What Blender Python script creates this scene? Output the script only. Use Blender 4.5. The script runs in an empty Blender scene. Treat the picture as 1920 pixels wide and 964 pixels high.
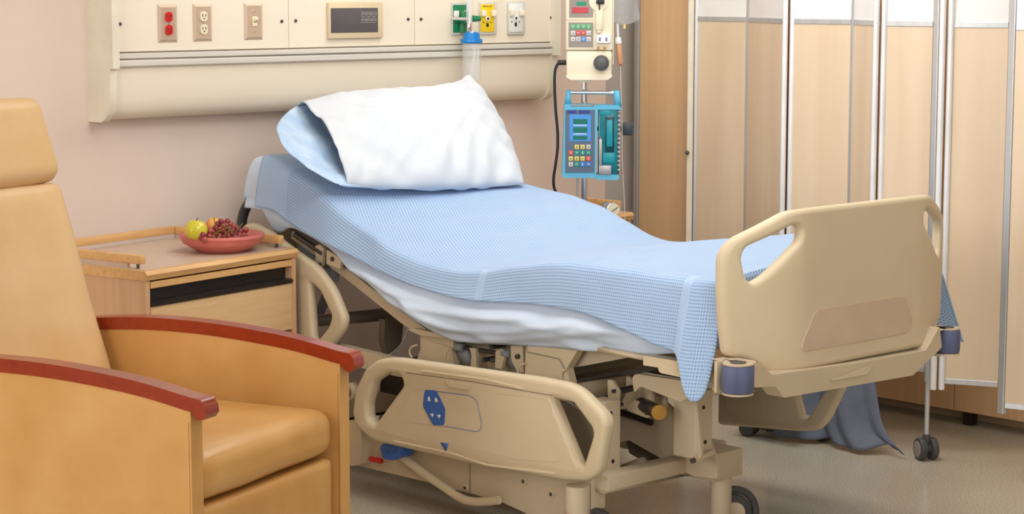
import bpy, bmesh, math, random
import numpy as np
from mathutils import Vector, Matrix, noise

random.seed(7)
# ------------------------------------------------------------------ camera
F = 3900.0; PITCH = math.atan(502 / F); HEAD = 0.759658
C = Vector((0, 0, 1.65))
cam_d = bpy.data.cameras.new('camera'); cam = bpy.data.objects.new('camera', cam_d)
bpy.context.scene.collection.objects.link(cam)
cam.location = C
cam.rotation_euler = (math.pi / 2 - PITCH, 0, -HEAD)
cam_d.sensor_width = 36; cam_d.lens = 36 * F / 1920
cam_d.clip_start = 0.05; cam_d.clip_end = 60
bpy.context.scene.camera = cam
# ------------------------------------------------------------------ world
w = bpy.data.worlds.new('world'); bpy.context.scene.world = w; w.use_nodes = True
w.node_tree.nodes['Background'].inputs[0].default_value = (1, 0.97, 0.93, 1)
w.node_tree.nodes['Background'].inputs[1].default_value = 0.45
# ------------------------------------------------------------------ area lights (overhead key, the others added fills without a modelled source)
def area(name, loc, target, sx, sy, power, col):
    d = bpy.data.lights.new(name, 'AREA'); d.shape = 'RECTANGLE'; d.size = sx; d.size_y = sy
    d.energy = power; d.color = col
    o = bpy.data.objects.new(name, d); bpy.context.scene.collection.objects.link(o)
    o.location = loc; o.rotation_euler = (Vector(target) - Vector(loc)).to_track_quat('-Z', 'Y').to_euler()
area('key_light', (5.3, 4.8, 2.82), (5.2, 4.8, 0), 1.6, 1.2, 24, (1, 0.985, 0.965))
area('left_fill_light', (-1.7, 3.7, 1.7), (5.2, 4.6, 0.8), 2.4, 1.8, 95, (1, 0.985, 0.97))  # added soft fill from the left, there is no window in that wall
area('fill_light', (1.2, -0.6, 2.2), (4.5, 4.5, 0.9), 2.4, 1.8, 60, (1, 0.98, 0.96))
area('screen_fill_light', (3.9, 3.4, 2.8), (6.6, 6.0, 0.9), 1.4, 1.0, 43, (1, 0.985, 0.97))  # added fill that brightens the folding screen, closet and recess wall
area('floor_fill_light', (5.3, 2.3, 2.86), (5.35, 2.8, 0), 1.2, 0.6, 4, (1, 0.985, 0.97))  # added fill to brighten the floor on the right, no lamp hangs there
vs = bpy.context.scene.view_settings
vs.view_transform = 'Standard'; vs.look = 'None'; vs.exposure = 0.1; vs.gamma = 1; vs.use_curve_mapping = False

COL = bpy.context.scene.collection
# ------------------------------------------------------------------ measuring helpers
_fh = Vector((math.sin(HEAD), math.cos(HEAD), 0)); _r = Vector((math.cos(HEAD), -math.sin(HEAD), 0))
_f = _fh * math.cos(PITCH) - Vector((0, 0, 1)) * math.sin(PITCH)
_u = _fh * math.sin(PITCH) + Vector((0, 0, 1)) * math.cos(PITCH)
def ray(x, y): return _f * F + _r * (x - 960) - _u * (y - 482)
def at(ax, v, x, y):
    "point of the plane <axis ax> = v (0 x, 1 y, 2 z) that the photograph shows at x, y"
    d = ray(x, y); return C + d * ((v - C[ax]) / d[ax])
def V(*a): return Vector(a)

# ------------------------------------------------------------------ objects
W = {}
def empty(name, loc, label, cat, group=None, rz=0):
    o = bpy.data.objects.new(name, None); COL.objects.link(o)
    o.location = loc; o.rotation_euler = (0, 0, rz); o.empty_display_size = 0.05
    W[o.name] = Matrix.Translation(Vector(loc)) @ Matrix.Rotation(rz, 4, 'Z')
    o['label'] = label; o['category'] = cat
    if group: o['group'] = group
    return o
def link(name, me, mat, parent=None, T=None, smooth=True, label=None):
    o = bpy.data.objects.new(name, me); COL.objects.link(o)
    if mat and not me.materials: me.materials.append(mat)
    if smooth:
        me.shade_smooth()
    M = T.copy() if T else Matrix.Identity(4)
    if parent:
        o.parent = parent
        o.matrix_parent_inverse = W[parent.name].inverted()
    o.matrix_basis = M
    W[o.name] = M
    if label: o['label'] = label
    return o
def struct(o): o['kind'] = 'structure'; return o
def tag(o, label, cat, group=None):
    o['label'] = label; o['category'] = cat
    if group: o['group'] = group
    return o

class MB:
    def __init__(s, T=None): s.bm = bmesh.new(); s.T = T
    def _bev(s, geom_faces, bev, seg=2, ang=0.5):
        es = {e for f in geom_faces for e in f.edges}
        es = [e for e in es if len(e.link_faces) == 2 and e.calc_face_angle(0) > ang]
        if es and bev > 0: bmesh.ops.bevel(s.bm, geom=es, offset=bev, segments=seg, profile=0.5, affect='EDGES', clamp_overlap=True)
    def box(s, a, b, bev=0.004, M=None, seg=2):
        a = Vector(a); b = Vector(b); c = (a + b) / 2; d = b - a
        m = Matrix.Translation(c) @ Matrix.Diagonal((abs(d.x), abs(d.y), abs(d.z), 1))
        if M: m = M @ m
        r = bmesh.ops.create_cube(s.bm, size=1, matrix=m)
        fs = {f for v in r['verts'] for f in v.link_faces}
        s._bev(fs, min(bev, min(abs(d.x), abs(d.y), abs(d.z)) * 0.45), seg); return s
    def cyl(s, p, q, r, r2=None, n=20, bev=0.0):
        p = Vector(p); q = Vector(q); d = q - p
        m = Matrix.Translation((p + q) / 2) @ d.to_track_quat('Z', 'Y').to_matrix().to_4x4()
        k = bmesh.ops.create_cone(s.bm, cap_ends=True, segments=n, radius1=r, radius2=r if r2 is None else r2, depth=d.length, matrix=m)
        fs = {f for v in k['verts'] for f in v.link_faces}
        if bev: s._bev(fs, bev, 2, 0.9)
        return s
    def sph(s, c, r, sc=(1, 1, 1), n=14):
        bmesh.ops.create_uvsphere(s.bm, u_segments=n, v_segments=max(6, n // 2 + 2), radius=r,
                                  matrix=Matrix.Translation(Vector(c)) @ Matrix.Diagonal((*sc, 1))); return s
    def tube(s, pts, r, closed=False, n=12, caps=True):
        pts = [Vector(p) for p in pts]; N = len(pts); rings = []
        rr = r if isinstance(r, (list, tuple)) else [r] * N
        prev = None
        for i, p in enumerate(pts):
            if closed: t = pts[(i + 1) % N] - pts[i - 1]
            else: t = pts[min(i + 1, N - 1)] - pts[max(i - 1, 0)]
            t.normalize()
            if prev is None:
                a = Vector((0, 0, 1)) if abs(t.z) < 0.9 else Vector((1, 0, 0)); nrm = (a - t * a.dot(t)).normalized()
            else:
                nrm = (prev - t * prev.dot(t)).normalized()
            prev = nrm; b = t.cross(nrm)
            rings.append([s.bm.verts.new(p + (nrm * math.cos(2 * math.pi * k / n) + b * math.sin(2 * math.pi * k / n)) * rr[i]) for k in range(n)])
        for i in range(N if closed else N - 1):
            A = rings[i]; B = rings[(i + 1) % N]
            sh = 0
            if closed and i == N - 1:
                sh = min(range(n), key=lambda q: (A[0].co - B[q].co).length)
            for k in range(n):
                s.bm.faces.new((A[k], A[(k + 1) % n], B[(k + 1 + sh) % n], B[(k + sh) % n]))
        if not closed and caps:
            s.bm.faces.new(rings[0][::-1]); s.bm.faces.new(rings[-1])
        return s
    def lathe(s, prof, c, n=40, axis=None):
        c = Vector(c); R = Matrix.Identity(3) if axis is None else Vector(axis).to_track_quat('Z', 'Y').to_matrix()
        rings = []
        for r, z in prof:
            if r < 1e-6: rings.append([s.bm.verts.new(c + R @ Vector((0, 0, z)))])
            else: rings.append([s.bm.verts.new(c + R @ Vector((r * math.cos(2 * math.pi * k / n), r * math.sin(2 * math.pi * k / n), z))) for k in range(n)])
        for A, B in zip(rings, rings[1:]):
            if len(A) == 1 and len(B) == 1: continue
            for k in range(n):
                k2 = (k + 1) % n
                if len(A) == 1: s.bm.faces.new((A[0], B[k], B[k2]))
                elif len(B) == 1: s.bm.faces.new((A[k], B[0], A[k2]))
                else: s.bm.faces.new((A[k], A[k2], B[k2], B[k]))
        return s
    def prism(s, poly, off, bev=0.003, seg=2):
        "poly: 3-D points, extruded by the vector off"
        off = Vector(off); A = [s.bm.verts.new(Vector(p)) for p in poly]; B = [s.bm.verts.new(Vector(p) + off) for p in poly]
        fs = [s.bm.faces.new(A), s.bm.faces.new(B[::-1])]; n = len(A)
        for i in range(n): fs.append(s.bm.faces.new((A[i], B[i], B[(i + 1) % n], A[(i + 1) % n])))
        s._bev(fs, bev, seg, 0.45); return s
    def grid(s, P, closed_u=False):
        "P[i][j] points"
        vs = [[s.bm.verts.new(p) for p in row] for row in P]
        for i in range(len(vs) - 1):
            m = len(vs[i])
            for j in range(m if closed_u else m - 1):
                s.bm.faces.new((vs[i][j], vs[i][(j + 1) % m], vs[i + 1][(j + 1) % m], vs[i + 1][j]))
        return s
    def build(s, name, mat, parent=None, smooth=True, label=None, T=None, auto=True):
        if T is None: T = s.T
        bmesh.ops.recalc_face_normals(s.bm, faces=s.bm.faces)
        if auto:
            for e in s.bm.edges:
                if len(e.link_faces) == 2 and e.calc_face_angle(0) > 0.7: e.smooth = False
        me = bpy.data.meshes.new(name); s.bm.to_mesh(me); s.bm.free()
        o = link(name, me, mat, parent, T, False, label)
        for p in me.polygons: p.use_smooth = smooth
        return o

def fillet(pts, r, n=5, closed=True):
    "round the corners of a polygon (any dimension)"
    P = [Vector(p) for p in pts]; out = []; N = len(P)
    for i, p in enumerate(P):
        if not closed and i in (0, N - 1): out.append(p); continue
        a = P[i - 1]; b = P[(i + 1) % N]
        ri = r[i] if isinstance(r, (list, tuple)) else r
        da = a - p; db = b - p; la = da.length; lb = db.length
        if la < 1e-6 or lb < 1e-6: continue
        t = min(ri, la * 0.48, lb * 0.48); A = p + da / la * t; B = p + db / lb * t
        for k in range(n + 1):
            s = k / n; out.append(A * (1 - s) ** 2 + p * (2 * s * (1 - s)) + B * s * s)
    return out

def plate(outlines, thick, bevel, o, eu, ev):
    "flat plate with holes and rounded rims from 2-D outlines (first the outer one); returns a mesh, centred on its plane"
    cu = bpy.data.curves.new('outline', 'CURVE'); cu.dimensions = '2D'; cu.fill_mode = 'BOTH'
    cu.extrude = max(0.0001, thick / 2 - bevel); cu.bevel_depth = bevel; cu.bevel_resolution = 3; cu.offset = -bevel
    for ol in outlines:
        sp = cu.splines.new('POLY'); sp.points.add(len(ol) - 1); sp.use_cyclic_u = True
        for q, p in zip(sp.points, ol): q.co = (p[0], p[1], 0, 1)
    ob = bpy.data.objects.new('outline', cu); COL.objects.link(ob)
    dg = bpy.context.evaluated_depsgraph_get(); me = bpy.data.meshes.new_from_object(ob.evaluated_get(dg))
    bpy.data.objects.remove(ob); bpy.data.curves.remove(cu)
    eu = Vector(eu).normalized(); ev = Vector(ev).normalized(); en = eu.cross(ev)
    M = Matrix(((eu.x, ev.x, en.x, o[0]), (eu.y, ev.y, en.y, o[1]), (eu.z, ev.z, en.z, o[2]), (0, 0, 0, 1)))
    me.transform(M); me.materials.clear()
    return me
def yplate(Y, outl, thick, bevel, px=True):
    ol = [[(at(1, Y, *p).x, at(1, Y, *p).z) for p in o] if px else o for o in outl]
    return ol, plate(ol, thick, bevel, (0, Y, 0), (1, 0, 0), (0, 0, 1))
def finish(me, name, mat, parent, label=None, ang=0.6):
    bm = bmesh.new(); bm.from_mesh(me)
    bmesh.ops.remove_doubles(bm, verts=bm.verts, dist=1e-5)
    bmesh.ops.recalc_face_normals(bm, faces=bm.faces)
    for e in bm.edges:
        if len(e.link_faces) == 2 and e.calc_face_angle(0) > ang: e.smooth = False
    bm.to_mesh(me); bm.free()
    o = link(name, me, mat, parent, None, False, label)
    for p in me.polygons: p.use_smooth = True
    return o
def xp(X, pts): return [at(0, X, *p) for p in pts]
def yp(Y, pts): return [at(1, Y, *p) for p in pts]
def text(s, size, loc, eu, ev, mat, parent, name='lettering', extrude=0.0004):
    cu = bpy.data.curves.new('t', 'FONT'); cu.body = s; cu.size = size; cu.extrude = extrude; cu.align_x = 'CENTER'; cu.align_y = 'CENTER'
    ob = bpy.data.objects.new('t', cu); COL.objects.link(ob)
    dg = bpy.context.evaluated_depsgraph_get(); me = bpy.data.meshes.new_from_object(ob.evaluated_get(dg))
    bpy.data.objects.remove(ob); bpy.data.curves.remove(cu)
    eu = Vector(eu).normalized(); ev = Vector(ev).normalized(); en = eu.cross(ev)
    me.transform(Matrix(((eu.x, ev.x, en.x, loc[0]), (eu.y, ev.y, en.y, loc[1]), (eu.z, ev.z, en.z, loc[2]), (0, 0, 0, 1))))
    me.materials.clear()
    return link(name, me, mat, parent, None, False)

# ------------------------------------------------------------------ materials
def srgb(c):
    return tuple(((v / 255) / 12.92 if v <= 10 else ((v / 255 + 0.055) / 1.055) ** 2.4) for v in c) + (1,)
def nd(nt, t, **k):
    n = nt.nodes.new(t)
    for a, b in k.items(): setattr(n, a, b)
    return n
MATS = {}
def mat(name, col, rough=0.5, metal=0.0, col2=None, scale=(8, 8, 8), detail=4, bump=0.0, bscale=200, coat=0.0, trans=0.0, ior=1.45, contrast=(0.35, 0.65), spec=None, emit=0):
    m = bpy.data.materials.new(name); m.use_nodes = True; nt = m.node_tree; b = nt.nodes['Principled BSDF']
    b.inputs['Base Color'].default_value = srgb(col); b.inputs['Roughness'].default_value = rough; b.inputs['Metallic'].default_value = metal
    b.inputs['Coat Weight'].default_value = coat; b.inputs['Coat Roughness'].default_value = 0.15
    b.inputs['Transmission Weight'].default_value = trans; b.inputs['IOR'].default_value = ior
    if spec is not None: b.inputs['Specular IOR Level'].default_value = spec
    if emit: b.inputs['Emission Color'].default_value = srgb(col); b.inputs['Emission Strength'].default_value = emit
    tc = nd(nt, 'ShaderNodeTexCoord')
    if col2 is None: col2 = tuple(v * 0.955 for v in col)
    mp = nd(nt, 'ShaderNodeMapping'); mp.inputs['Scale'].default_value = scale
    nz = nd(nt, 'ShaderNodeTexNoise'); nz.inputs['Scale'].default_value = 1; nz.inputs['Detail'].default_value = detail
    rp = nd(nt, 'ShaderNodeValToRGB'); rp.color_ramp.elements[0].position = contrast[0]; rp.color_ramp.elements[1].position = contrast[1]
    rp.color_ramp.elements[0].color = srgb(col2); rp.color_ramp.elements[1].color = srgb(col)
    L = nt.links.new
    L(tc.outputs['Object'], mp.inputs[0]); L(mp.outputs[0], nz.inputs['Vector']); L(nz.outputs[0], rp.inputs[0]); L(rp.outputs[0], b.inputs['Base Color'])
    if bump:
        n2 = nd(nt, 'ShaderNodeTexNoise'); n2.inputs['Scale'].default_value = bscale; n2.inputs['Detail'].default_value = 2
        bp = nd(nt, 'ShaderNodeBump'); bp.inputs['Strength'].default_value = bump; bp.inputs['Distance'].default_value = 0.002
        L(tc.outputs['Object'], n2.inputs['Vector']); L(n2.outputs[0], bp.inputs['Height']); L(bp.outputs[0], b.inputs['Normal'])
    MATS[name] = m; return m
wallm = mat('wall_paint', (226, 208, 196), 0.8, col2=(221, 203, 190), scale=(3, 3, 3), bump=0.05, bscale=150)
wallg = mat('wall_paint_grey', (226, 218, 210), 0.8, scale=(3, 3, 3))
ceilm = mat('ceiling_paint', (240, 238, 232), 0.9)
cream = mat('cream_panel', (236, 226, 206), 0.45, col2=(232, 221, 202), scale=(1, 1, 6))
creamt = mat('cream_trim', (231, 224, 204), 0.4)
railm = mat('headwall_rail', (218, 213, 202), 0.35, 0.0, scale=(1, 1, 40))
steel = mat('brushed_steel', (216, 196, 174), 0.3, 0.5, col2=(210, 189, 167), scale=(3, 3, 3))
alu = mat('aluminium', (205, 208, 210), 0.35, 0.55, scale=(40, 40, 1))
aluw = mat('white_enamel_tube', (236, 238, 240), 0.25, 0.1)
chrome = mat('chrome', (225, 225, 228), 0.12, 1.0)
dsteel = mat('dark_steel', (96, 94, 92), 0.4, 0.7)
screenw = mat('screen_laminate', (228, 208, 182), 0.38, col2=(219, 195, 165), scale=(9, 9, 0.8), detail=6, contrast=(0.3, 0.7))
frost = mat('frosted_panel', (240, 238, 236), 0.5, col2=(234, 232, 230))
closetw = mat('closet_veneer', (230, 194, 150), 0.3, col2=(217, 178, 132), scale=(30, 30, 1.2), detail=6, contrast=(0.25, 0.75), coat=0.2)
oak = mat('oak_edge', (228, 184, 126), 0.42, col2=(205, 156, 98), scale=(6, 60, 60), detail=6, contrast=(0.25, 0.75))
oakv = mat('oak_veneer_side', (220, 178, 138), 0.45, col2=(200, 156, 116), scale=(60, 60, 2.5), detail=6, contrast=(0.25, 0.75))
oakf = mat('oak_veneer_front', (228, 194, 148), 0.42, col2=(212, 174, 126), scale=(4, 40, 70), detail=7, contrast=(0.25, 0.75))
lam = mat('grey_laminate_top', (206, 184, 164), 0.4, col2=(200, 177, 156), scale=(20, 20, 20))
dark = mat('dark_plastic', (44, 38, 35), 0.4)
black = mat('black_rubber', (30, 30, 32), 0.5)
greyr = mat('grey_rubber', (74, 74, 76), 0.45)
redwood = mat('cherry_wood', (150, 50, 16), 0.25, col2=(136, 42, 10), scale=(4, 30, 30), detail=5, contrast=(0.25, 0.75), coat=0.3)
leather = mat('tan_leather', (212, 166, 102), 0.36, col2=(198, 146, 80), scale=(5, 5, 5), detail=5, bump=0.12, bscale=260, contrast=(0.3, 0.75), coat=0.08)
leatherb = mat('tan_leather_back', (225, 191, 143), 0.4, col2=(217, 178, 124), scale=(6, 6, 6), detail=5, bump=0.12, bscale=260, contrast=(0.3, 0.75))
thread = mat('seam_thread', (120, 78, 36), 0.7)
bedp = mat('bed_plastic', (214, 198, 168), 0.42, col2=(208, 192, 161), scale=(3, 3, 3), bump=0.04, bscale=500)
bedm = mat('bed_steel_paint', (208, 192, 165), 0.4, col2=(199, 182, 154), scale=(4, 4, 4))
bedd = mat('bed_steel_dark', (120, 108, 92), 0.5)
insetp = mat('footboard_inset', (208, 186, 160), 0.5)
bump_b = mat('bumper_blue_grey', (94, 104, 136), 0.5, col2=(82, 92, 124), scale=(30, 30, 5))
brk_b = mat('hinge_blue_grey', (146, 152, 158), 0.45)
blue = mat('control_blue', (58, 104, 186), 0.4)
white = mat('white_plastic', (240, 240, 236), 0.4)
redp = mat('red_plastic', (206, 36, 34), 0.35)
ivory = mat('ivory_plastic', (240, 230, 200), 0.4)
brass = mat('worn_yellow_cap', (190, 142, 60), 0.5)
plinth = mat('plinth_pale', (214, 190, 155), 0.5)
coth = mat('grey_blue_cloth', (112, 119, 134), 0.9, col2=(104, 111, 127), scale=(20, 20, 20), bump=0.3, bscale=600)
pillm = mat('pillow_cotton', (212, 218, 225), 0.85, col2=(208, 215, 223), scale=(6, 6, 6), bump=0.1, bscale=500)
pillb = mat('pillow_case_inside', (196, 218, 240), 0.85, col2=(172, 200, 232), scale=(12, 12, 12))
sheetm = mat('sheet_cotton', (210, 226, 246), 0.85, col2=(205, 222, 244), scale=(6, 6, 6), bump=0.12, bscale=600)

def floor_mat():
    m = mat('floor_vinyl', (202, 196, 180), 0.18, col2=(172, 163, 144), scale=(170, 170, 170), detail=4, contrast=(0.38, 0.58)); nt = m.node_tree; L = nt.links.new
    b = nt.nodes['Principled BSDF']; tc = [n for n in nt.nodes if n.type == 'TEX_COORD'][0]; rp = [n for n in nt.nodes if n.type == 'VALTORGB'][0]
    v = nd(nt, 'ShaderNodeTexVoronoi'); v.inputs['Scale'].default_value = 130
    r2 = nd(nt, 'ShaderNodeValToRGB'); r2.color_ramp.elements[0].position = 0.0; r2.color_ramp.elements[1].position = 0.3
    r2.color_ramp.elements[0].color = srgb((222, 214, 198)); r2.color_ramp.elements[1].color = (1, 1, 1, 1)
    mx = nd(nt, 'ShaderNodeMix', data_type='RGBA', blend_type='MULTIPLY'); mx.inputs[0].default_value = 0.6
    L(tc.outputs['Object'], v.inputs['Vector']); L(v.outputs['Distance'], r2.inputs[0]); L(rp.outputs[0], mx.inputs[6]); L(r2.outputs[0], mx.inputs[7]); L(mx.outputs[2], b.inputs['Base Color'])
    return m
floorm = floor_mat()

def blanket_mat():
    m = bpy.data.materials.new('thermal_blanket'); m.use_nodes = True; nt = m.node_tree; b = nt.nodes['Principled BSDF']; L = nt.links.new
    b.inputs['Roughness'].default_value = 0.9; b.inputs['Sheen Weight'].default_value = 0.15
    uv = nd(nt, 'ShaderNodeUVMap'); uv.uv_map = 'UVMap'
    sx = nd(nt, 'ShaderNodeSeparateXYZ'); L(uv.outputs[0], sx.inputs[0])
    def M(op, a, bb=None, c=None, clamp=False):
        n = nd(nt, 'ShaderNodeMath', operation=op); n.use_clamp = clamp
        for i, x in enumerate((a, bb, c)):
            if x is None: continue
            if isinstance(x, (int, float)): n.inputs[i].default_value = x
            else: L(x, n.inputs[i])
        return n.outputs[0]
    u, v = sx.outputs[0], sx.outputs[1]
    # stripe rows in the border band (u > 0: below the mattress edge), waffle mesh on top
    row = M('SINE', M('MULTIPLY', u, 2 * math.pi / 0.0100)); dots = M('SINE', M('MULTIPLY', v, 2 * math.pi / 0.0082))
    band = M('MULTIPLY', M('GREATER_THAN', row, 0.25), M('GREATER_THAN', dots, -0.1))
    p = M('MULTIPLY', M('ADD', u, M('MULTIPLY', v, 0.5)), 2 * math.pi / 0.012); q = M('MULTIPLY', M('SUBTRACT', u, M('MULTIPLY', v, 0.5)), 2 * math.pi / 0.012)
    waf = M('GREATER_THAN', M('ADD', M('SINE', p), M('SINE', q)), 0.75)
    inb = nd(nt, 'ShaderNodeMapRange'); L(u, inb.inputs[0]); inb.inputs[1].default_value = -0.045; inb.inputs[2].default_value = -0.02
    holes = M('ADD', M('MULTIPLY', waf, M('SUBTRACT', 1.0, inb.outputs[0])), M('MULTIPLY', band, inb.outputs[0]))
    # plain woven header at the head end and two plain cross bands in the border
    pl = M('LESS_THAN', v, 0.17)
    for v0 in (1.19, 2.04):
        bnd = M('MULTIPLY', M('LESS_THAN', M('ABSOLUTE', M('SUBTRACT', v, v0)), 0.016), inb.outputs[0]); pl = M('MAXIMUM', pl, bnd)
    holes = M('MULTIPLY', holes, M('SUBTRACT', 1.0, pl))
    nz = nd(nt, 'ShaderNodeTexNoise'); nz.inputs['Scale'].default_value = 9; L(uv.outputs[0], nz.inputs['Vector'])
    rp = nd(nt, 'ShaderNodeValToRGB'); rp.color_ramp.elements[0].color = srgb((163, 191, 226)); rp.color_ramp.elements[1].color = srgb((173, 199, 231)); L(nz.outputs[0], rp.inputs[0])
    mx = nd(nt, 'ShaderNodeMix', data_type='RGBA'); L(M('MULTIPLY', holes, 0.72), mx.inputs[0]); L(rp.outputs[0], mx.inputs[6]); mx.inputs[7].default_value = srgb((84, 122, 172))
    L(mx.outputs[2], b.inputs['Base Color'])
    bp = nd(nt, 'ShaderNodeBump'); bp.inputs['Strength'].default_value = 0.6; bp.inputs['Distance'].default_value = 0.003
    L(M('SUBTRACT', 1.0, holes), bp.inputs['Height']); L(bp.outputs[0], b.inputs['Normal'])
    return m
blankm = blanket_mat()

# ================================================================== ROOM
YW = 6.15; HC = 2.9
X0, X1, Y0 = -2.2, 7.9, -2.2
xc = at(1, YW, 1137, 150).x
struct(MB().box((X0, Y0, -0.08), (X1, 6.5, 0), 0).build('floor', floorm, smooth=False))
struct(MB().box((X0, Y0, HC), (X1, 6.5, HC + 0.08), 0).build('ceiling', ceilm, smooth=False))
struct(MB().box((X0 - 0.08, YW, 0), (xc, YW + 0.33, HC), 0.004).build('wall_back', wallm, smooth=False))
struct(MB().box((xc, 6.32, 0), (X1, 6.48, HC), 0).build('wall_back_recess', wallg, smooth=False))
struct(MB().box((X0 - 0.08, Y0, 0), (X0, YW, HC), 0).build('wall_left', wallm, smooth=False))
struct(MB().box((X1, Y0, 0), (X1 + 0.08, 6.5, HC), 0).build('wall_right', wallm, smooth=False))
struct(MB().box((X0 - 0.08, Y0 - 0.08, 0), (X1, Y0, HC), 0).build('wall_front', wallm, smooth=False))
struct(MB().box((X0, YW - 0.014, 0), (xc, YW, 0.10), 0.004).build('baseboard_back', dark, smooth=False))

# ------------------------------------------------------------------ headwall unit
YH = 6.02
def hp(x, y): return at(1, YH, x, y)
xl = hp(202, 100).x; xs = hp(214, 60).x; xr = hp(1042, 80).x
zb = hp(600, 207).z; zr0 = hp(640, 113).z; zr1 = hp(640, 90).z; zt = 2.02
hwu = empty('headwall_unit', ((xl + xr) / 2, YW, zb), 'long cream medical headwall unit mounted on the pink beige wall above the bed', 'headwall')
prof = [(YH, zr0), (YH + 0.003, zr0 - 0.05), (YH + 0.008, zb + 0.07), (YH + 0.016, zb + 0.035), (YH + 0.032, zb + 0.012), (YH + 0.06, zb), (YW, zb), (YW, zt), (YH + 0.01, zt), (YH + 0.01, zr0)]
MB().prism([(xs, y, z) for y, z in prof], (xr - 0.03 - xs, 0, 0), 0.0).build('lower_cove', cream, hwu)
zend = [(YH - 0.012, zr0 - 0.005), (YH - 0.008, zb + 0.09), (YH + 0.004, zb + 0.03), (YH + 0.024, zb + 0.006), (YH + 0.05, zb - 0.008), (YW, zb - 0.008), (YW, zt + .01), (YH - 0.03, zt + .01), (YH - 0.03, zr0 - 0.005)]
MB().prism([(xl, y, z) for y, z in zend], (xs - xl, 0, 0), 0.012, 3).build('end_cap', creamt, hwu)
MB().prism([(xr - 0.035, y, z) for y, z in zend], (0.035, 0, 0), 0.012, 3).build('end_cap', creamt, hwu)
for a, b in ((213, 540), (540, 776), (776, 1040)):
    MB().box((hp(a, 80).x + 0.001, YH - 0.006, zr1 + 0.005), (hp(b, 80).x - 0.001, YH + 0.02, zt), 0.0015).build('fascia_panel', cream, hwu, smooth=False)
h = zr1 - zr0
rl = MB(); rl.box((xs, YH - 0.018, zr1 - 0.018), (xr - 0.03, YH + 0.01, zr1), 0.003); rl.box((xs, YH - 0.004, zr0 + 0.022), (xr - 0.03, YH + 0.01, zr1 - 0.018), 0.001)
rl.box((xs, YH - 0.018, zr0), (xr - 0.03, YH + 0.01, zr0 + 0.022), 0.004); rl.build('equipment_rail', railm, hwu, smooth=False)
for p in ((223, 45), (526, 40), (552, 39), (763, 36), (787, 36), (1031, 33)):
    q = hp(*p); MB().cyl((q.x, YH - 0.010, q.z), (q.x, YH - 0.005, q.z), 0.006, bev=0.001).build('screw', dsteel, hwu)

def pbox(m, x0, y0, x1, y1, Y, d, bev=0.002):
    a = at(1, Y, x0, (y0 + y1) / 2); b = at(1, Y, x1, (y0 + y1) / 2); c = at(1, Y, (x0 + x1) / 2, y0); e = at(1, Y, (x0 + x1) / 2, y1)
    m.box((a.x, Y - d, e.z), (b.x, Y, c.z), bev); return a.x, b.x, e.z, c.z
YF = YH - 0.006
def wall_plate(name, px, label, cat, face):
    x0, y0, x1, y1 = px; c = at(1, YF, (x0 + x1) / 2, (y0 + y1) / 2)
    a = at(1, YF, x0, c.z); wd = at(1, YF, x1, (y0 + y1) / 2).x - at(1, YF, x0, (y0 + y1) / 2).x; ht = at(1, YF, (x0 + x1) / 2, y0).z - at(1, YF, (x0 + x1) / 2, y1).z
    t = empty(name, (c.x, YF, c.z), label, cat, 'wall plates on the headwall')
    m = MB(); i = 0.010
    m.grid([[(c.x - wd / 2, YF, c.z - ht / 2), (c.x + wd / 2, YF, c.z - ht / 2), (c.x + wd / 2, YF, c.z + ht / 2), (c.x - wd / 2, YF, c.z + ht / 2)],
            [(c.x - wd / 2 + i, YF - 0.008, c.z - ht / 2 + i), (c.x + wd / 2 - i, YF - 0.008, c.z - ht / 2 + i), (c.x + wd / 2 - i, YF - 0.008, c.z + ht / 2 - i), (c.x - wd / 2 + i, YF - 0.008, c.z + ht / 2 - i)]], True)
    m.bm.verts.ensure_lookup_table(); m.bm.faces.new(m.bm.verts[4:8]); m.bm.faces.new(m.bm.verts[0:4])
    m.build('cover_plate', steel, t, smooth=False)
    y = YF - 0.008
    if face:
        for s in (-1, 1):
            zc = c.z + s * ht * 0.17; r = ht * 0.135
            ol = [(c.x + max(-r * 0.8, min(r * 0.8, r * math.cos(k * math.pi / 12) * 1.0)), y, zc + r * math.sin(k * math.pi / 12)) for k in range(24)]
            so = MB().prism(ol, (0, -0.005, 0), 0.001).build('socket', face, t)
            sl = MB()
            for dx in (-0.35, 0.35): sl.box((c.x + dx * r - 0.0015, y - 0.0056, zc - r * 0.1), (c.x + dx * r + 0.0015, y - 0.0045, zc + r * 0.42), 0)
            sl.cyl((c.x, y - 0.0056, zc - r * 0.45), (c.x, y - 0.0045, zc - r * 0.45), r * 0.16, n=10)
            sl.build('slot', black, so)
        MB().cyl((c.x, y - 0.003, c.z), (c.x, y, c.z), 0.004, n=12).build('screw', chrome, t)
    else:
        MB().box((c.x - 0.010, y - 0.004, c.z - 0.017), (c.x + 0.010, y, c.z + 0.017), 0.003).build('switch_collar', ivory, t)
        MB().prism([(c.x - 0.006, y - 0.003, c.z - 0.006), (c.x - 0.006, y - 0.018, c.z + 0.008), (c.x - 0.006, y - 0.016, c.z + 0.014), (c.x - 0.006, y - 0.003, c.z + 0.010)], (0.012, 0, 0), 0.002).build('toggle', ivory, t)
        for s in (-1, 1): MB().cyl((c.x, y - 0.003, c.z + s * ht * 0.27), (c.x, y, c.z + s * ht * 0.27), 0.0045, n=12).build('screw', chrome, t)
    return t
wall_plate('wall_outlet', (295, 8, 332, 80), 'red double power socket on a steel wall plate, leftmost on the headwall', 'socket', redp)
wall_plate('wall_outlet', (361, 7, 397, 78), 'ivory double power socket on a steel wall plate beside the red one', 'socket', ivory)
wall_plate('light_switch', (457, 5, 492, 75), 'steel wall plate with a single ivory toggle switch on the headwall', 'switch', None)

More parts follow.
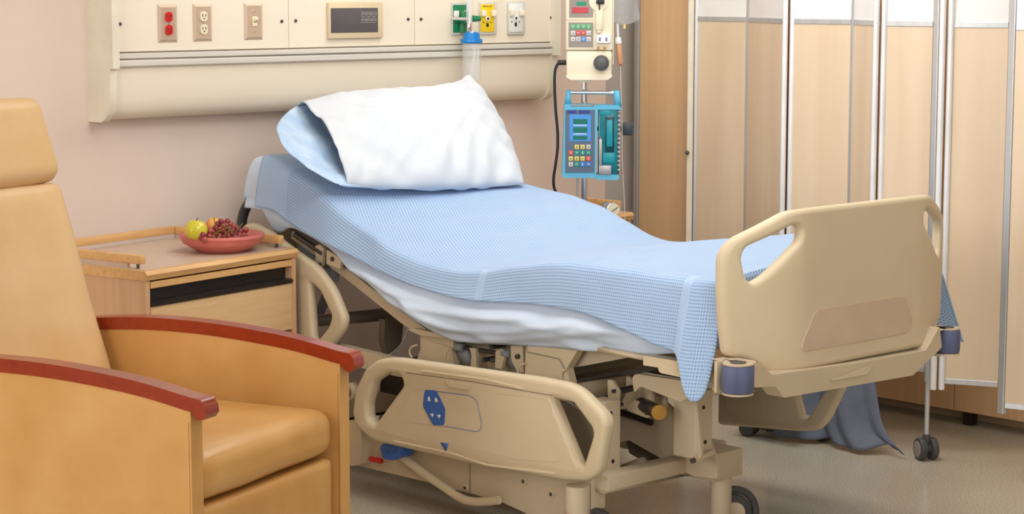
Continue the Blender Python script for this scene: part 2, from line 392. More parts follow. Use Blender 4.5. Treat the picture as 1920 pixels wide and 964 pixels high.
# control panel
cp = empty('control_panel', hp(663, 72), 'beige framed dark control display with keypad in the middle of the headwall', 'control panel')
m = MB(); pbox(m, 612, 4, 714, 72, YF, 0.016, 0.005); m.build('panel_frame', mat('beige_frame', (222, 203, 168), 0.45), cp)
scr = mat('dark_display', (92, 88, 90), 0.3); m = MB(); pbox(m, 620, 15, 708, 61, YF - 0.015, 0.003, 0.001); m.build('display', scr, cp)
for j in range(2):
    for i in range(3):
        m = MB(); x = 677.5 + i * 9.6; y = 22 + j * 11.5; Y = YF - 0.018
        for bx in ((x, y, x + 8, y + 1), (x, y + 8.5, x + 8, y + 9.5), (x, y, x + 1, y + 9), (x + 7.2, y, x + 8.2, y + 9)): pbox(m, *bx, Y, 0.0012, 0)
        pbox(m, x + 2.5, y + 3, x + 5.5, y + 5.5, Y, 0.001, 0)
        m.build('key', mat('key_line', (170, 168, 165), 0.5) if 'key_line' not in MATS else MATS['key_line'], cp)

# gas outlets
green = mat('oxygen_green', (22, 128, 88), 0.35); yellow = mat('air_yellow', (240, 205, 30), 0.4); platew = mat('outlet_frame', (212, 212, 204), 0.4)
def gas(px, col, label, clipcol):
    x0, y0, x1, y1 = px
    t = empty('gas_outlet', hp((x0 + x1) / 2, y1), label, 'gas outlet', 'gas outlets on the headwall')
    m = MB(); pbox(m, x0, y0, x1, y1, YF, 0.012, 0.006); m.build('outlet_frame', platew, t)
    m = MB(); pbox(m, x0 + 4, y0 + 5, x1 - 3, y1 - 5, YF - 0.011, 0.004, 0.001); m.build('face_plate', col, t)
    Y = YF - 0.015; cx = (x0 + x1) / 2 + 0.5
    for a, b in ((x0 + 5, x0 + 12), (x1 - 9, x1 - 1)):
        m = MB(); pbox(m, a, y0 + 16, b, y0 + 28, Y, 0.014, 0.003); m.build('latch', clipcol, t)
    q = at(1, Y, cx, y0 + 32)
    MB().lathe([(0.010, 0), (0.010, 0.004), (0.006, 0.005)], q, 20, (0, -1, 0)).build('port_ring', white, t)
    MB().cyl(q, q + V(0, -0.0045, 0), 0.0055, n=14).build('port', black, t)
    m = MB(); pbox(m, cx - 1.8, y0 + 40, cx + 1.8, y0 + 47, Y, 0.004, 0.001); m.build('key_slot', dark, t)
    for dx in (-7, 7):
        s = at(1, Y, cx + dx, y0 + 39); MB().cyl(s, s + V(0, -0.002, 0), 0.003, n=10).build('screw', dsteel, t)
    return t
gas((845, 4, 877, 66), green, 'green faced oxygen gas outlet behind the flow meter', white)
g2 = gas((897, 3, 929, 65), yellow, 'yellow faced medical air outlet plate between the green and white ones', mat('latch_cream', (244, 232, 205), 0.4))
q = at(1, YF - 0.0152, 913.5, 12); text('MEDICAL AIR', 0.008, q, (1, 0, 0), (0, 0, 1), dark, g2)
gas((950, 2, 982, 65), mat('vacuum_white', (232, 236, 230), 0.4), 'white faced gas outlet plate, rightmost on the headwall', mat('latch_pale', (238, 228, 210), 0.4))

# flow meter + humidifier
YJ = YH - 0.10
glass = mat('clear_plastic', (250, 250, 250), 0.06, trans=1.0, ior=1.12); frostp = bpy.data.materials.new('translucent_bottle'); frostp.use_nodes = True
nt = frostp.node_tree; b_ = nt.nodes['Principled BSDF']; b_.inputs['Base Color'].default_value = srgb((235, 240, 240)); b_.inputs['Roughness'].default_value = 0.25
tr_ = nd(nt, 'ShaderNodeBsdfTransparent'); mx_ = nd(nt, 'ShaderNodeMixShader'); mx_.inputs[0].default_value = 0.3
nt.links.new(tr_.outputs[0], mx_.inputs[1]); nt.links.new(b_.outputs[0], mx_.inputs[2]); nt.links.new(mx_.outputs[0], nt.nodes['Material Output'].inputs[0])
clearp = frostp.copy(); clearp.name = 'clear_bag'; [n for n in clearp.node_tree.nodes if n.type == 'MIX_SHADER'][0].inputs[0].default_value = 0.13
clearp.node_tree.nodes['Principled BSDF'].inputs['Roughness'].default_value = 0.08
fm = empty('flow_meter', at(1, YJ, 881, 62), 'clear oxygen flow meter with green knob plugged into the green outlet', 'flow meter')
a = at(1, YJ, 880, 42); b = at(1, YJ, 880, -45)
MB().cyl(a, b, 0.0125, n=20).build('flow_tube', frostp, fm)
MB().cyl(a + V(0, 0, .005), b, 0.004, n=12).build('float_scale', white, fm)
MB().cyl(a + V(0, 0, -0.035), a + V(0, 0, 0.004), 0.010, n=16, bev=.002).build('valve_body', chrome, fm)
kn = at(1, YJ, 886, 35); MB().cyl(kn, kn + V(0.035, -0.005, 0), 0.013, 0.010, n=16, bev=0.002).build('knob', green, fm)
s = at(1, YJ, 870, 35); MB().cyl(a + V(0, 0, .012), V(s.x, YH - 0.03, s.z), 0.006).build('connector', chrome, fm)
s = at(1, YF - .02, 866, 35); MB().cyl((s.x, YF - 0.012, s.z - .005), (s.x, YF - 0.05, s.z - .005), 0.018, n=20, bev=.003).build('adapter', green, fm)
m = MB(); pbox(m, 860, 21, 875, 61, YF - 0.014, 0.022, 0.004); m.build('adapter_block', mat('adapter_green', (62, 142, 92), .4), fm)
hb = empty('humidifier_bottle', at(1, YJ, 884, 150), 'clear humidifier bottle with a bright blue lid hanging below the flow meter', 'bottle')
t0 = at(1, YJ, 884, 78); rj = 0.036; blid = mat('bright_blue_lid', (20, 130, 208), 0.35)
t1 = at(1, YJ, 884, 62); bt = at(1, YJ, 884, 151)
m = MB(); m.lathe([(0, t1.z - t0.z), (rj * 0.86, t1.z - t0.z), (rj * 0.9, 0.012), (rj + 0.006, 0.010), (rj + 0.007, -0.002), (rj + 0.003, -0.006), (0, -0.006)], t0, 32)
m.box(t1 + V(-0.03, -0.006, -0.004), t1 + V(0.03, 0.006, 0.004), 0.003); m.build('lid', blid, hb)
MB().lathe([(rj, -0.004), (rj * 0.99, bt.z - t0.z + 0.01), (rj * 0.9, bt.z - t0.z), (0, bt.z - t0.z), ], t0, 32).build('jar', frostp, hb)
MB().cyl(t1 + V(0, 0, 0.0), a + V(0, 0, -0.03), 0.009, n=16).build('spout', white, hb)
for dx, ex, n_ in ((-0.006, -0.02, 'dip_tube'), (0.012, 0.004, 'dip_tube')):
    MB().tube([t0 + V(dx, -0.02, 0.03), t0 + V(dx + .004, -.022, -.04), t0 + V(ex, -0.02, bt.z - t0.z + 0.02)], 0.0028, n=8).build(n_, white, hb)

# ------------------------------------------------------------------ closet (wood wall on the right) and narrow trims
XC = 6.6
cl = empty('wardrobe', (XC + 0.2, 4.7, 0), 'tall wood veneered wardrobe wall behind the folding screen', 'wardrobe')
ys = [6.15, 5.35, 4.5, 3.65, 2.8]
for y1, y0 in zip(ys, ys[1:]):
    MB().box((XC, y0 + 0.002, 0.055), (XC + 0.02, y1 - 0.002, 2.4), 0.002).build('door', closetw, cl, smooth=False)
MB().box((XC + 0.02, ys[-1], 0.05), (XC + 0.6, ys[0], 2.42), 0.004).build('carcass', closetw, cl, smooth=False)
MB().box((XC - .008, 6.15, 0.0), (XC + 0.02, 6.175, 2.42), 0.002).build('edge_trim', alu, cl, smooth=False)
for y in (6.1, 5.0, 4.45, 3.4): MB().box((XC + .02, y - 0.02, 0), (XC + 0.06, y + 0.02, 0.055), 0.003).build('foot', dark, cl, smooth=False)
MB().box((XC + 0.12, 2.8, 0.0), (XC + 0.14, 6.1, 0.05), 0.002).build('plinth', plinth, cl, smooth=False)

# ------------------------------------------------------------------ folding screen
def scr_pt(px, off):
    d = ray(px, 400); d.z = 0; A = V(6.50, 5.76, 0); B = V(6.02, 4.20, 0); n = V(B.y - A.y, -(B.x - A.x), 0).normalized()  # normal toward -x
    if n.x > 0: n = -n
    A2 = A + n * off; t = ((A2 - V(0, 0, 0)).dot(n)) / d.dot(n); return d * t
fs = empty('folding_screen', (6.0, 4.2, 0), 'folding privacy screen of pale wood panels and aluminium frames on castors, behind the bed foot', 'screen')
hin = [(1303, 0.0), (1400, -0.085), (1472, 0.03), (1595, -0.085), (1641, 0.03), (1748, -0.08), (1764, 0.02), (1888, -0.13)]
hp_ = [scr_pt(*h_) for h_ in hin]
def seg_panel(p, q, zl, zh, zm, g0=0.012, g1=0.012):
    d = (q - p); L_ = d.length; d.normalize(); n = V(d.y, -d.x, 0)
    M = Matrix(((d.x, n.x, 0, p.x), (d.y, n.y, 0, p.y), (0, 0, 1, 0), (0, 0, 0, 1)))
    o = MB().box((g0, -0.008, zl + 0.01), (L_ - g1, 0.008, zm), 0.001, M).build('panel', screenw, fs, smooth=False)
    for a, b in ((zl, zl + 0.020), (zm - 0.010, zm + 0.010), (zh - 0.022, zh)):
        MB().box((g0, -0.011, a), (L_ - g1, 0.011, b), 0.002, M).build('frame_rail', alu, fs, smooth=False)
    MB().box((g0, -0.006, zm), (L_ - g1, 0.006, zh - 0.02), 0.001, M).build('upper_panel', frost, fs, smooth=False)
hp_ += [scr_pt(1889, 0.10), scr_pt(1995, 0.0)]
for i in range(9):
    if i in (5, 7): continue
    p, q = hp_[i], hp_[i + 1]; zl = 0.29
    if i == 6: p = hp_[6]
    seg_panel(p, q, zl, 2.0, 1.53, 0.026 if i in (2, 4, 6) else 0.012, 0.026 if i in (1, 3, 5) else 0.012)
for i, kind in ((0, 'post'), (1, 'edge'), (2, 'double'), (3, 'edge'), (4, 'double'), (5, 'edge'), (6, 'double'), (8, 'edge'), (9, 'double')):
    p = hp_[i]; z0 = 0.27
    if kind == 'double':
        for s in (-1, 1):
            MB().cyl(p + _r * 0.014 * s - _fh * 0.02 + V(0, 0, z0), p + _r * 0.014 * s - _fh * 0.02 + V(0, 0, 2.02), 0.0105, n=18).build('post_tube', aluw, fs)
    elif kind == 'edge':
        MB().box((-0.008, -0.012, z0), (0.011, 0.012, 2.02), 0.003, Matrix.Translation(p)).build('edge_profile', alu, fs, smooth=False)
    else:
        MB().box((-0.012, -0.02, 0.02), (0.012, 0.02, 2.1), 0.003, Matrix.Translation(p - _r * 0.026) @ Matrix.Rotation(-HEAD, 4, 'Z')).build('end_post', creamt, fs, smooth=False)
        MB().box((-0.010, -0.012, 0.02), (0.010, 0.012, 2.1), 0.003, Matrix.Translation(p) @ Matrix.Rotation(-HEAD, 4, 'Z')).build('edge_profile', alu, fs, smooth=False)
        k = p - _r * 0.038 - _fh * 0.02; MB().cyl(k + V(0, 0, 0.98), k + V(0, 0, 0.98) - _fh * 0.02, 0.009, n=14, bev=.003).build('knob', dsteel, fs)
def twin_caster(parent, x, y, r=0.042, ang=0.3, mat_=greyr, top=None, hub=True):
    T = Matrix.Translation((x, y, 0)) @ Matrix.Rotation(ang, 4, 'Z')
    for s in (-1, 1):
        a_ = T @ V(s * 0.010, 0, r); b2 = T @ V(s * 0.034, 0, r)
        wv = MB().cyl(a_, b2, r, n=28, bev=0.006).build('wheel', mat_, parent)
        if hub: MB().cyl(T @ V(s * 0.034, 0, r), T @ V(s * 0.0365, 0, r), r * 0.72, n=24, bev=.001).build('hub_cap', mat('hub_grey', (150, 142, 134), 0.4) if 'hub_grey' not in MATS else MATS['hub_grey'], wv)
    m = MB(); m.cyl(T @ V(-0.011, 0, r), T @ V(0.011, 0, r), r * 0.5, n=16); m.cyl(T @ V(0, 0, r), T @ V(0, 0, 2 * r + 0.012), 0.014, n=16, bev=.002)
    m.box(T @ V(0, 0, 0) + V(-0.010, -0.012, r), T @ V(0, 0, 0) + V(0.010, 0.012, 2 * r), 0.004); m.build('caster_fork', mat_, parent)
cpos = at(2, 0, 1736, 862)
twin_caster(fs, cpos.x, cpos.y, 0.040, -0.5)
m = MB(); m.cyl((cpos.x, cpos.y, 0.09), (cpos.x, cpos.y, 0.30), 0.0085, n=16); m.build('caster_rod', alu, fs)
m = MB(); m.cyl((cpos.x, cpos.y, 0.28), (cpos.x, cpos.y, 0.46), 0.0125, n=16, bev=.002); m.build('caster_sleeve', alu, fs)
m = MB(); m.box((cpos.x - 0.008, cpos.y - 0.008, 0.42), (cpos.x + 0.05, cpos.y + 0.05, 0.45), 0.003); m.build('bracket', alu, fs)
for k in (0, 2, 9):
    twin_caster(fs, hp_[k].x - 0.0, hp_[k].y, 0.035, 0.4); MB().cyl((hp_[k].x, hp_[k].y, 0.07), (hp_[k].x, hp_[k].y, 0.30), 0.009).build('caster_rod', alu, fs)

# ================================================================== RECLINER
a_ = math.radians(21)
TC = Matrix(((math.cos(a_), -math.sin(a_), 0, 2.892), (math.sin(a_), math.cos(a_), 0, 4.153), (0, 0, 1, 0), (0, 0, 0, 1)))  # x width, y to the back
ch = empty('armchair', (TC @ V(0.37, 0.4, 0)), 'tan leather armchair with reclined high back and cherry wood arm caps', 'chair', rz=a_)
arc = [(-0.028, .655), (0.041, .669), (0.151, .690), (0.312, .706), (0.461, .715), (0.635, .716), (0.80, .705), (0.93, .690)]
def arc_z(y): return float(np.interp(y, [p[0] for p in arc], [p[1] for p in arc]))
yy = np.linspace(-0.02, 0.93, 34)
for xc_, lab in ((0.0, None), (0.722, None)):
    top = []; bot = []
    for y in yy:
        z = np.mean([arc_z(y + d) for d in (-0.06, -0.03, 0, 0.03, 0.06)]); top.append((y, z)); bot.append((y, z - 0.036))
    # rounded front nose that turns down
    z0 = top[0][1]
    nose = [(-0.026, z0 - 0.006), (-0.034, z0 - 0.018), (-0.036, z0 - 0.036), (-0.027, z0 - 0.049), (-0.014, z0 - 0.052), (-0.004, z0 - 0.046)]
    poly = [(xc_ - 0.028, y, z) for y, z in (nose[::-1] + top + bot[::-1][:-1])]
    MB(TC).prism(poly, (0.056, 0, 0), 0.005, 2).build('arm_cap', redwood, ch)
    ay = np.linspace(0.012, 0.93, 26)
    pp = [(xc_ - 0.025, y, np.mean([arc_z(y + d) for d in (-0.06, 0, 0.06)]) - 0.034) for y in ay] + [(xc_ - 0.025, 0.93, 0.06), (xc_ - 0.025, 0.012, 0.06)]
    MB(TC).prism(pp, (0.050, 0, 0), 0.007, 3).build('arm_panel', leather, ch)
    for sx in ((xc_ - 0.0255,) if xc_ == 0 else (xc_ - 0.0255,)):
        MB(TC).tube([(sx + (0.001 if sx < xc_ else -0.001), 0.018, 0.07), (sx + (0.001 if sx < xc_ else -0.001), 0.018, 0.60)], 0.0009, n=6).build('seam', thread, ch)
    MB(TC).box((xc_ - 0.025, 0.05, 0.0), (xc_ + 0.025, 0.12, 0.06), 0.004).build('foot', dark, ch)
    MB(TC).box((xc_ - 0.025, 0.80, 0.0), (xc_ + 0.025, 0.87, 0.06), 0.004).build('foot', dark, ch)
def cushion(T, a, b, r, crown=0.012, nx=36, ny=30, wr=0.003, seed=0):
    "rounded cushion: box a..b with superellipse edges"
    bm = bmesh.new(); a = V(*a); b = V(*b); c = (a + b) / 2; h = (b - a) / 2
    bmesh.ops.create_cube(bm, size=2)
    bmesh.ops.subdivide_edges(bm, edges=bm.edges, cuts=22, use_grid_fill=True)
    for v in bm.verts:
        p = v.co.copy(); q = V(p.x * h.x, p.y * h.y, p.z * h.z)
        inner = V(max(-h.x + r, min(h.x - r, q.x)), max(-h.y + r, min(h.y - r, q.y)), max(-h.z + r, min(h.z - r, q.z)))
        d = q - inner
        if d.length > 1e-7:
            m = max(abs(d.x), abs(d.y), abs(d.z)); q = inner + d.normalized() * m if m > 0 else q
            q = inner + d.normalized() * r * (m / r)
        n = d.normalized() if d.length > 1e-7 else V(0, 0, 0)
        kx = (1 - (q.x / h.x) ** 2); ky = (1 - (q.y / h.y) ** 2)
        q.z += (1 if q.z > 0 else -1) * crown * max(0, kx) * max(0, ky)
        q += n * wr * noise.noise(V(q.x * 5 + seed, q.y * 5, q.z * 5))
        v.co = q + c
    m = MB(T); m.bm.free(); m.bm = bm; return m
cushion(TC, (0.030, 0.022, 0.374), (0.694, 0.80, 0.505), 0.05, 0.012).build('seat_cushion', leather, ch, auto=False)
cushion(TC, (0.030, 0.028, 0.10), (0.694, 0.14, 0.366), 0.022, 0.0).build('footrest_panel', leather, ch, auto=False)
MB(TC).box((0.03, 0.10, 0.08), (0.692, 0.85, 0.372), 0.01).build('seat_base', leather, ch)
# back: local frame leaning
ln = math.atan(0.30); TB = TC @ Matrix.Translation((0, 0.715, 0.45)) @ Matrix.Rotation(-ln, 4, 'X')
zs = (1.105 - 0.45) / math.cos(ln)
cushion(TB, (0.02, 0.0, -0.02), (0.668, 0.13, zs - 0.001), 0.028, 0.0, wr=0.006, seed=3).build('backrest', leatherb, ch, auto=False)
cushion(TB, (0.012, -0.014, zs + 0.001), (0.672, 0.13, zs + 0.255), 0.045, 0.004, wr=0.004, seed=5).build('headrest', leatherb, ch, auto=False)
MB(TB).box((0.05, 0.10, -0.3), (0.64, 0.15, zs + 0.15), 0.02).build('back_shell', leather, ch)

# ================================================================== BEDSIDE CABINETS
def cabinet(loc, rz, wd, dp, ht, label, group):
    T = Matrix.Translation(loc) @ Matrix.Rotation(rz, 4, 'Z')
    t = empty('bedside_cabinet', loc, label, 'cabinet', group, rz)
    st = 0.020; ds = [ht - 0.25 - 0.02, 0.33, 0.06]
    MB(T).box((0, 0, 0.05), (st, dp, ht - 0.030), 0.002).build('side_panel', oakv, t, smooth=False)
    MB(T).box((wd - st, 0, 0.05), (wd, dp, ht - 0.030), 0.002).build('side_panel', oakv, t, smooth=False)
    MB(T).box((st, dp - 0.012, 0.05), (wd - st, dp, ht - 0.03), 0.001).build('back_panel', oakv, t, smooth=False)
    MB(T).box((st, 0.02, 0.05), (wd - st, dp - 0.012, 0.07), 0.001).build('bottom_panel', oakv, t, smooth=False)
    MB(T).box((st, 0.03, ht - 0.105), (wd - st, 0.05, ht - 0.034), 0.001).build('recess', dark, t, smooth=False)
    # top: oak frame with bevelled front, laminate inlay
    m = MB(T)
    m.prism([(-0.004, -0.012, ht - 0.012), (-0.004, -0.002, ht), (-0.004, dp, ht), (-0.004, dp, ht - 0.030), (-0.004, -0.004, ht - 0.030)], (wd + 0.008, 0, 0), 0.002)
    m.build('top', oak, t, smooth=False)
    MB(T).box((0.012, 0.016, ht - 0.001), (wd - 0.012, dp - 0.01, ht + 0.0012), 0.0005).build('top_inlay', lam, t, smooth=False)
    rr = 0.026
    for nm, a, b in (('tray_rail', (0.018, 0.035, ht + 0.016), (0.040, dp - 0.012, ht + 0.044)), ('tray_rail', (wd - 0.040, 0.035, ht + 0.016), (wd - 0.018, dp - 0.012, ht + 0.044)), ('tray_rail', (0.030, dp - 0.030, ht + 0.018), (wd - 0.040, dp - 0.010, ht + 0.045))):
        MB(T).box(a, b, 0.004).build(nm, oak, t)
    for x in (0.029, wd - 0.029):
        MB(T).box((x - 0.006, 0.10, ht), (x + 0.006, dp - 0.02, ht + 0.017), 0.001).build('rail_spacer', lam, t, smooth=False)
        MB(T).cyl((x, 0.06, ht), (x, 0.06, ht + 0.018), 0.005, n=10).build('peg', dsteel, t)
    MB(T).box((st + 0.002, -0.002, ht - 0.057), (wd - st - 0.002, 0.018, ht - 0.036), 0.002).build('front_rail', oak, t, smooth=False)
    z = ht - 0.062
    for i, hgt in enumerate((0.21, 0.20, 0.22)):
        d = MB(T).box((st + 0.002, 0.0, z - hgt), (wd - st - 0.002, 0.02, z - 0.052), 0.0015).build('drawer', oakf, t, smooth=False)
        m = MB(T); m.prism([(st + 0.002, 0.006, z - 0.002 - 0.035), (st + 0.002, -0.006, z - 0.040), (st + 0.002, -0.004, z - 0.052), (st + 0.002, 0.020, z - 0.052), (st + 0.002, 0.020, z - 0.037)], (wd - 2 * st - 0.004, 0, 0), 0.0015)
        m.build('drawer_pull', dark, d, smooth=False)
        z -= hgt + 0.006
    MB(T).box((st, 0.03, 0.0), (wd - st, dp - 0.03, 0.05), 0.002).build('base', dark, t, smooth=False)
    return t, T
c1, T1 = cabinet((3.565, 5.40, 0), math.radians(11.3), 0.705, 0.55, 0.785, 'oak bedside cabinet with grey top behind the tan armchair, holding the fruit plate', 'bedside cabinets')
c2, T2 = cabinet((5.38, 5.61, 0), 0.0, 0.60, 0.50, 0.775, 'oak bedside cabinet mostly hidden behind the bed, beside the drip stand', 'bedside cabinets')

# ================================================================== FRUIT
terra = mat('terracotta_pink', (208, 118, 108), 0.45, col2=(201, 110, 100))
pc = at(2, 0.787, 417, 470); zp = 0.787
pl = empty('fruit_plate', (pc.x, pc.y, zp), 'terracotta pink shallow plate on the oak cabinet, holding fruit', 'plate')
MB().lathe([(0, 0), (0.082, 0), (0.086, 0.003), (0.120, 0.024), (0.122, 0.029), (0.136, 0.050), (0.138, 0.056), (0.135, 0.058), (0.131, 0.055), (0.117, 0.031), (0.083, 0.009), (0, 0.008)], (pc.x, pc.y, zp), 64).build('plate_body', terra, pl)
MB().lathe([(0.121, 0.027), (0.129, 0.028), (0.1405, 0.050), (0.138, 0.0575)], (pc.x, pc.y, zp), 64).build('rim', terra, pl)
def fruit(name, c, r, label, m_, stem=True, dent=0.25, sq=0.92, cat='apple'):
    t = empty(name, (c.x, c.y, c.z - r * sq), label, cat)
    prof = []
    for k in range(25):
        th = math.pi * k / 24; rr = r * math.sin(th) * (1 + 0.06 * math.cos(th)); z = -r * sq * math.cos(th)
        z -= (1 if z > 0 else -0.6) * dent * r * math.exp(-(rr / (r * 0.3)) ** 2); prof.append((max(rr, 0) if 0 < k < 24 else 0, z))
    MB().lathe(prof, c, 36, (0.15, -0.1, 1)).build('flesh', m_, t, auto=False)
    if stem: MB().tube([c + V(0, 0, r * sq * 0.6), c + V(.002, 0, r * sq * 0.9), c + V(.006, -.002, r * sq * 1.12)], 0.0014, n=7).build('stem', mat('stem_brown', (92, 72, 40), 0.7) if 'stem_brown' not in MATS else MATS['stem_brown'], t)
    return t
am = mat('apple_green', (214, 200, 60), 0.25, col2=(196, 188, 48), scale=(40, 40, 12), coat=0.3)
pm = mat('peach_skin', (222, 118, 84), 0.5, col2=(236, 178, 92), scale=(25, 25, 25), contrast=(0.45, 0.6))
fruit('apple', at(1, pc.y - 0.025, 368, 431), 0.0385, 'shiny yellow green apple at the left side of the fruit plate', am)
fruit('peach', at(1, pc.y + 0.045, 405, 425), 0.036, 'blushed orange peach behind the grapes on the fruit plate', pm, False, 0.15, 0.9, 'peach')
gt = empty('grape_bunch', (pc.x, pc.y, zp + 0.012), 'bunch of red grapes heaped on the right of the fruit plate', 'grapes')
gm = [mat('grape_red', (150, 52, 58), 0.28, col2=(120, 36, 46), scale=(60, 60, 60), coat=0.3), mat('grape_pale', (172, 92, 70), 0.3, col2=(150, 62, 60), scale=(60, 60, 60), coat=0.3)]
stm = mat('grape_stem', (118, 112, 50), 0.6)
me = [None, None]
gp = [(461, 431), (386, 438), (377, 446), (380, 441), (389, 449), (399, 446), (409, 450), (418, 452), (430, 449), (441, 446), (449, 441), (436, 433), (444, 428), (408, 421), (426, 416), (438, 424), (418, 425), (412, 431), (399, 436), (420, 437), (428, 442), (411, 443), (404, 450), (436, 450), (445, 451), (454, 449), (461, 446), (394, 433), (404, 428), (430, 430), (419, 446), (450, 434), (424, 422), (440, 439), (392, 443), (414, 416), (432, 421), (457, 441), (384, 450), (402, 440), (426, 452), (448, 446), (416, 434), (433, 438)]
for i, (x, y) in enumerate(gp):
    r = 0.0098 + 0.0012 * random.random()
    dy = -0.01 + (450 - y) * 0.0009 + random.uniform(-0.012, 0.012) - (0.02 if x < 395 else 0)
    q = at(1, pc.y - 0.03 + dy, x, y); q.z = max(q.z, zp + 0.021)
    m = MB(); m.sph(q, r, (1, 1, 1.1), 16)
    m.build('grape', gm[0 if random.random() < 0.45 else 1], gt, auto=False)
for pts in (((405, 424), (402, 414), (401, 408)), ((415, 420), (425, 428), (432, 436), (440, 440)), ((441, 436), (449, 426), (455, 419)), ((400, 440), (410, 434), (420, 430), (428, 425)), ((408, 446), (410, 438), (405, 428)), ((420, 445), (424, 436), (436, 430)), ((404, 448), (396, 442), (392, 436))):
    MB().tube([at(1, pc.y - 0.052, *p) for p in pts], 0.0018, n=7).build('stem', stm, gt)

# ================================================================== IV STAND AND PUMPS
PX, PY = 5.5, 5.40
TI = Matrix(((_r.x, _fh.x, 0, PX), (_r.y, _fh.y, 0, PY), (0, 0, 1, 0), (0, 0, 0, 1)))   # x to the right of the pumps, y away
def ix(px): return (px - 1088) * 0.00198
def iz(py): return 1.317 - (py - 150) * 0.001985
iv = empty('drip_stand', (PX, PY, 0), 'chrome drip stand holding the two infusion pumps beside the bed head', 'stand')
MB(TI).cyl((0, 0, 0.10), (0, 0, 2.15), 0.0125, n=24).build('pole', chrome, iv)
MB(TI).cyl((0, 0, 0.10), (0, 0, 0.16), 0.03, n=24, bev=.005).build('hub', dsteel, iv)
for k in range(5):
    an = k * 2 * math.pi / 5 + 0.3; e = V(0.24 * math.cos(an), 0.24 * math.sin(an), 0.075)
    MB(TI).tube([(0, 0, 0.125), e * 0.6 + V(0, 0, 0.06), e], 0.012, n=10).build('leg', chrome, iv)
    wp = TI @ e; MB().cyl((wp.x - 0.011, wp.y, 0.025), (wp.x + 0.011, wp.y, 0.025), 0.025, n=18, bev=.004).build('wheel', black, iv)
    MB().cyl((wp.x, wp.y, 0.045), (wp.x, wp.y, 0.08), 0.008).build('stem', dsteel, iv)
for sx in (-1, 1): MB(TI).tube([(0, 0, 2.13), (sx * 0.05, 0, 2.14), (sx * 0.09, 0, 2.12), (sx * 0.11, 0, 2.13)], 0.004, n=8).build('hook', chrome, iv)
MB(TI).cyl((ix(1077) - .004, -0.02, iz(372) - 0.3), (ix(1077) - .004, -0.02, iz(330)), 0.004, n=10).build('side_rod', alu, iv)
def ibox(m, x0, y0, x1, y1, ya, yb, bev=0.004): return m.box((ix(x0), ya, iz(y1)), (ix(x1), yb, iz(y0)), bev)
# cream pump
cream_p = mat('pump_cream', (236, 226, 200), 0.4); greyf = mat('pump_grey_face', (150, 140, 132), 0.45)
ledg = mat('led_green', (22, 140, 100), 0.4); ledr = mat('led_red', (196, 64, 74), 0.4); kg = mat('key_green', (84, 180, 120), 0.45); kr = mat('key_red', (222, 66, 66), 0.45); kb = mat('key_blue', (60, 140, 226), 0.45); kw = mat('key_white', (214, 210, 206), 0.45); ky = mat('key_yellow', (232, 216, 110), 0.45); kt = mat('key_teal', (36, 160, 140), 0.45); ko = mat('key_orange', (232, 92, 62), 0.45)
p1 = empty('infusion_pump', TI @ V(0, -0.02, iz(148)), 'cream infusion pump with grey keypad and black dial, upper one on the drip stand', 'pump', 'infusion pumps on the drip stand')
m = MB(TI); ibox(m, 1051, -60, 1137, 93, -0.105, -0.02, 0.006); ibox(m, 1052, 94, 1136, 139, -0.11, -0.02, 0.010)
m.prism([(ix(1052), -0.115, iz(137)), (ix(1136), -0.115, iz(137)), (ix(1136), -0.115, iz(141)), (ix(1128), -0.115, iz(147)), (ix(1060), -0.115, iz(147)), (ix(1052), -0.115, iz(142))], (0, 0.09, 0), 0.003)
ibox(m, 1137, -60, 1140, 120, -0.075, -0.02, 0.003); m.build('housing', cream_p, p1)
m = MB(TI); ibox(m, 1050.5, 37.3, 1103, 38.5, -0.106, -0.1, 0); m.build('seam', mat('seam_beige', (190, 176, 150), .5), p1, smooth=False)
f1 = MB(TI); ibox(f1, 1057, -30, 1101, 33, -0.108, -0.104, 0.001); f1 = f1.build('display_face', greyf, p1, smooth=False)
f2 = MB(TI); ibox(f2, 1056, 42, 1101, 87, -0.109, -0.104, 0.001); f2 = f2.build('keypad', greyf, p1, smooth=False)
m = MB(TI); ibox(m, 1070, 5, 1088, 11, -0.110, -0.107, 0.0005); m.build('led_window', ledg, f1, smooth=False)
m = MB(TI); ibox(m, 1062, 15, 1092, 25, -0.110, -0.107, 0.0005); m.build('led_window', ledr, f1, smooth=False)
for j, rowc in enumerate(((kg, kg, kg, kg), (kw, kr, kr, kw), (kw, kw, kb, kw))):
    for i, c_ in enumerate(rowc):
        m = MB(TI); x = 1060 + i * 9.6; y = 46 + j * 11.4; ibox(m, x, y, x + 8, y + 8, -0.1115, -0.108, 0.0008); m.build('key', c_, f2)
        m = MB(TI)
        if i in (0, 3) and j: m.prism([(ix(x + 2.5), -0.1119, iz(y + 5.5)), (ix(x + 5.5), -0.1119, iz(y + 5.5)), (ix(x + 4), -0.1119, iz(y + 2.5))], (0, 0.001, 0), 0)
        else: ibox(m, x + 1.5, y + 2.5, x + 6.5, y + 3.5, -0.1119, -0.111, 0); ibox(m, x + 1.5, y + 5, x + 5.5, y + 5.8, -0.1119, -0.111, 0)
        m.build('key_mark', kw if c_ is not kw else dsteel, f2, smooth=False)
dl = MB(TI); dl.cyl((ix(1116), -0.135, iz(116)), (ix(1116), -0.110, iz(116)), 0.026, 0.029, n=32, bev=.003); dl = dl.build('dial', greyr, p1)
MB(TI).cyl((ix(1116), -0.137, iz(116)), (ix(1116), -0.134, iz(116)), 0.019, n=28, bev=.001).build('dial_face', mat('dial_grey', (88, 88, 90), .4), dl)
m = MB(TI); m.cyl((ix(1111), -0.11, iz(4)), (ix(1111), -0.10, iz(4)), 0.036, n=32, bev=.003); m.build('rotor_cover', cream_p, p1)
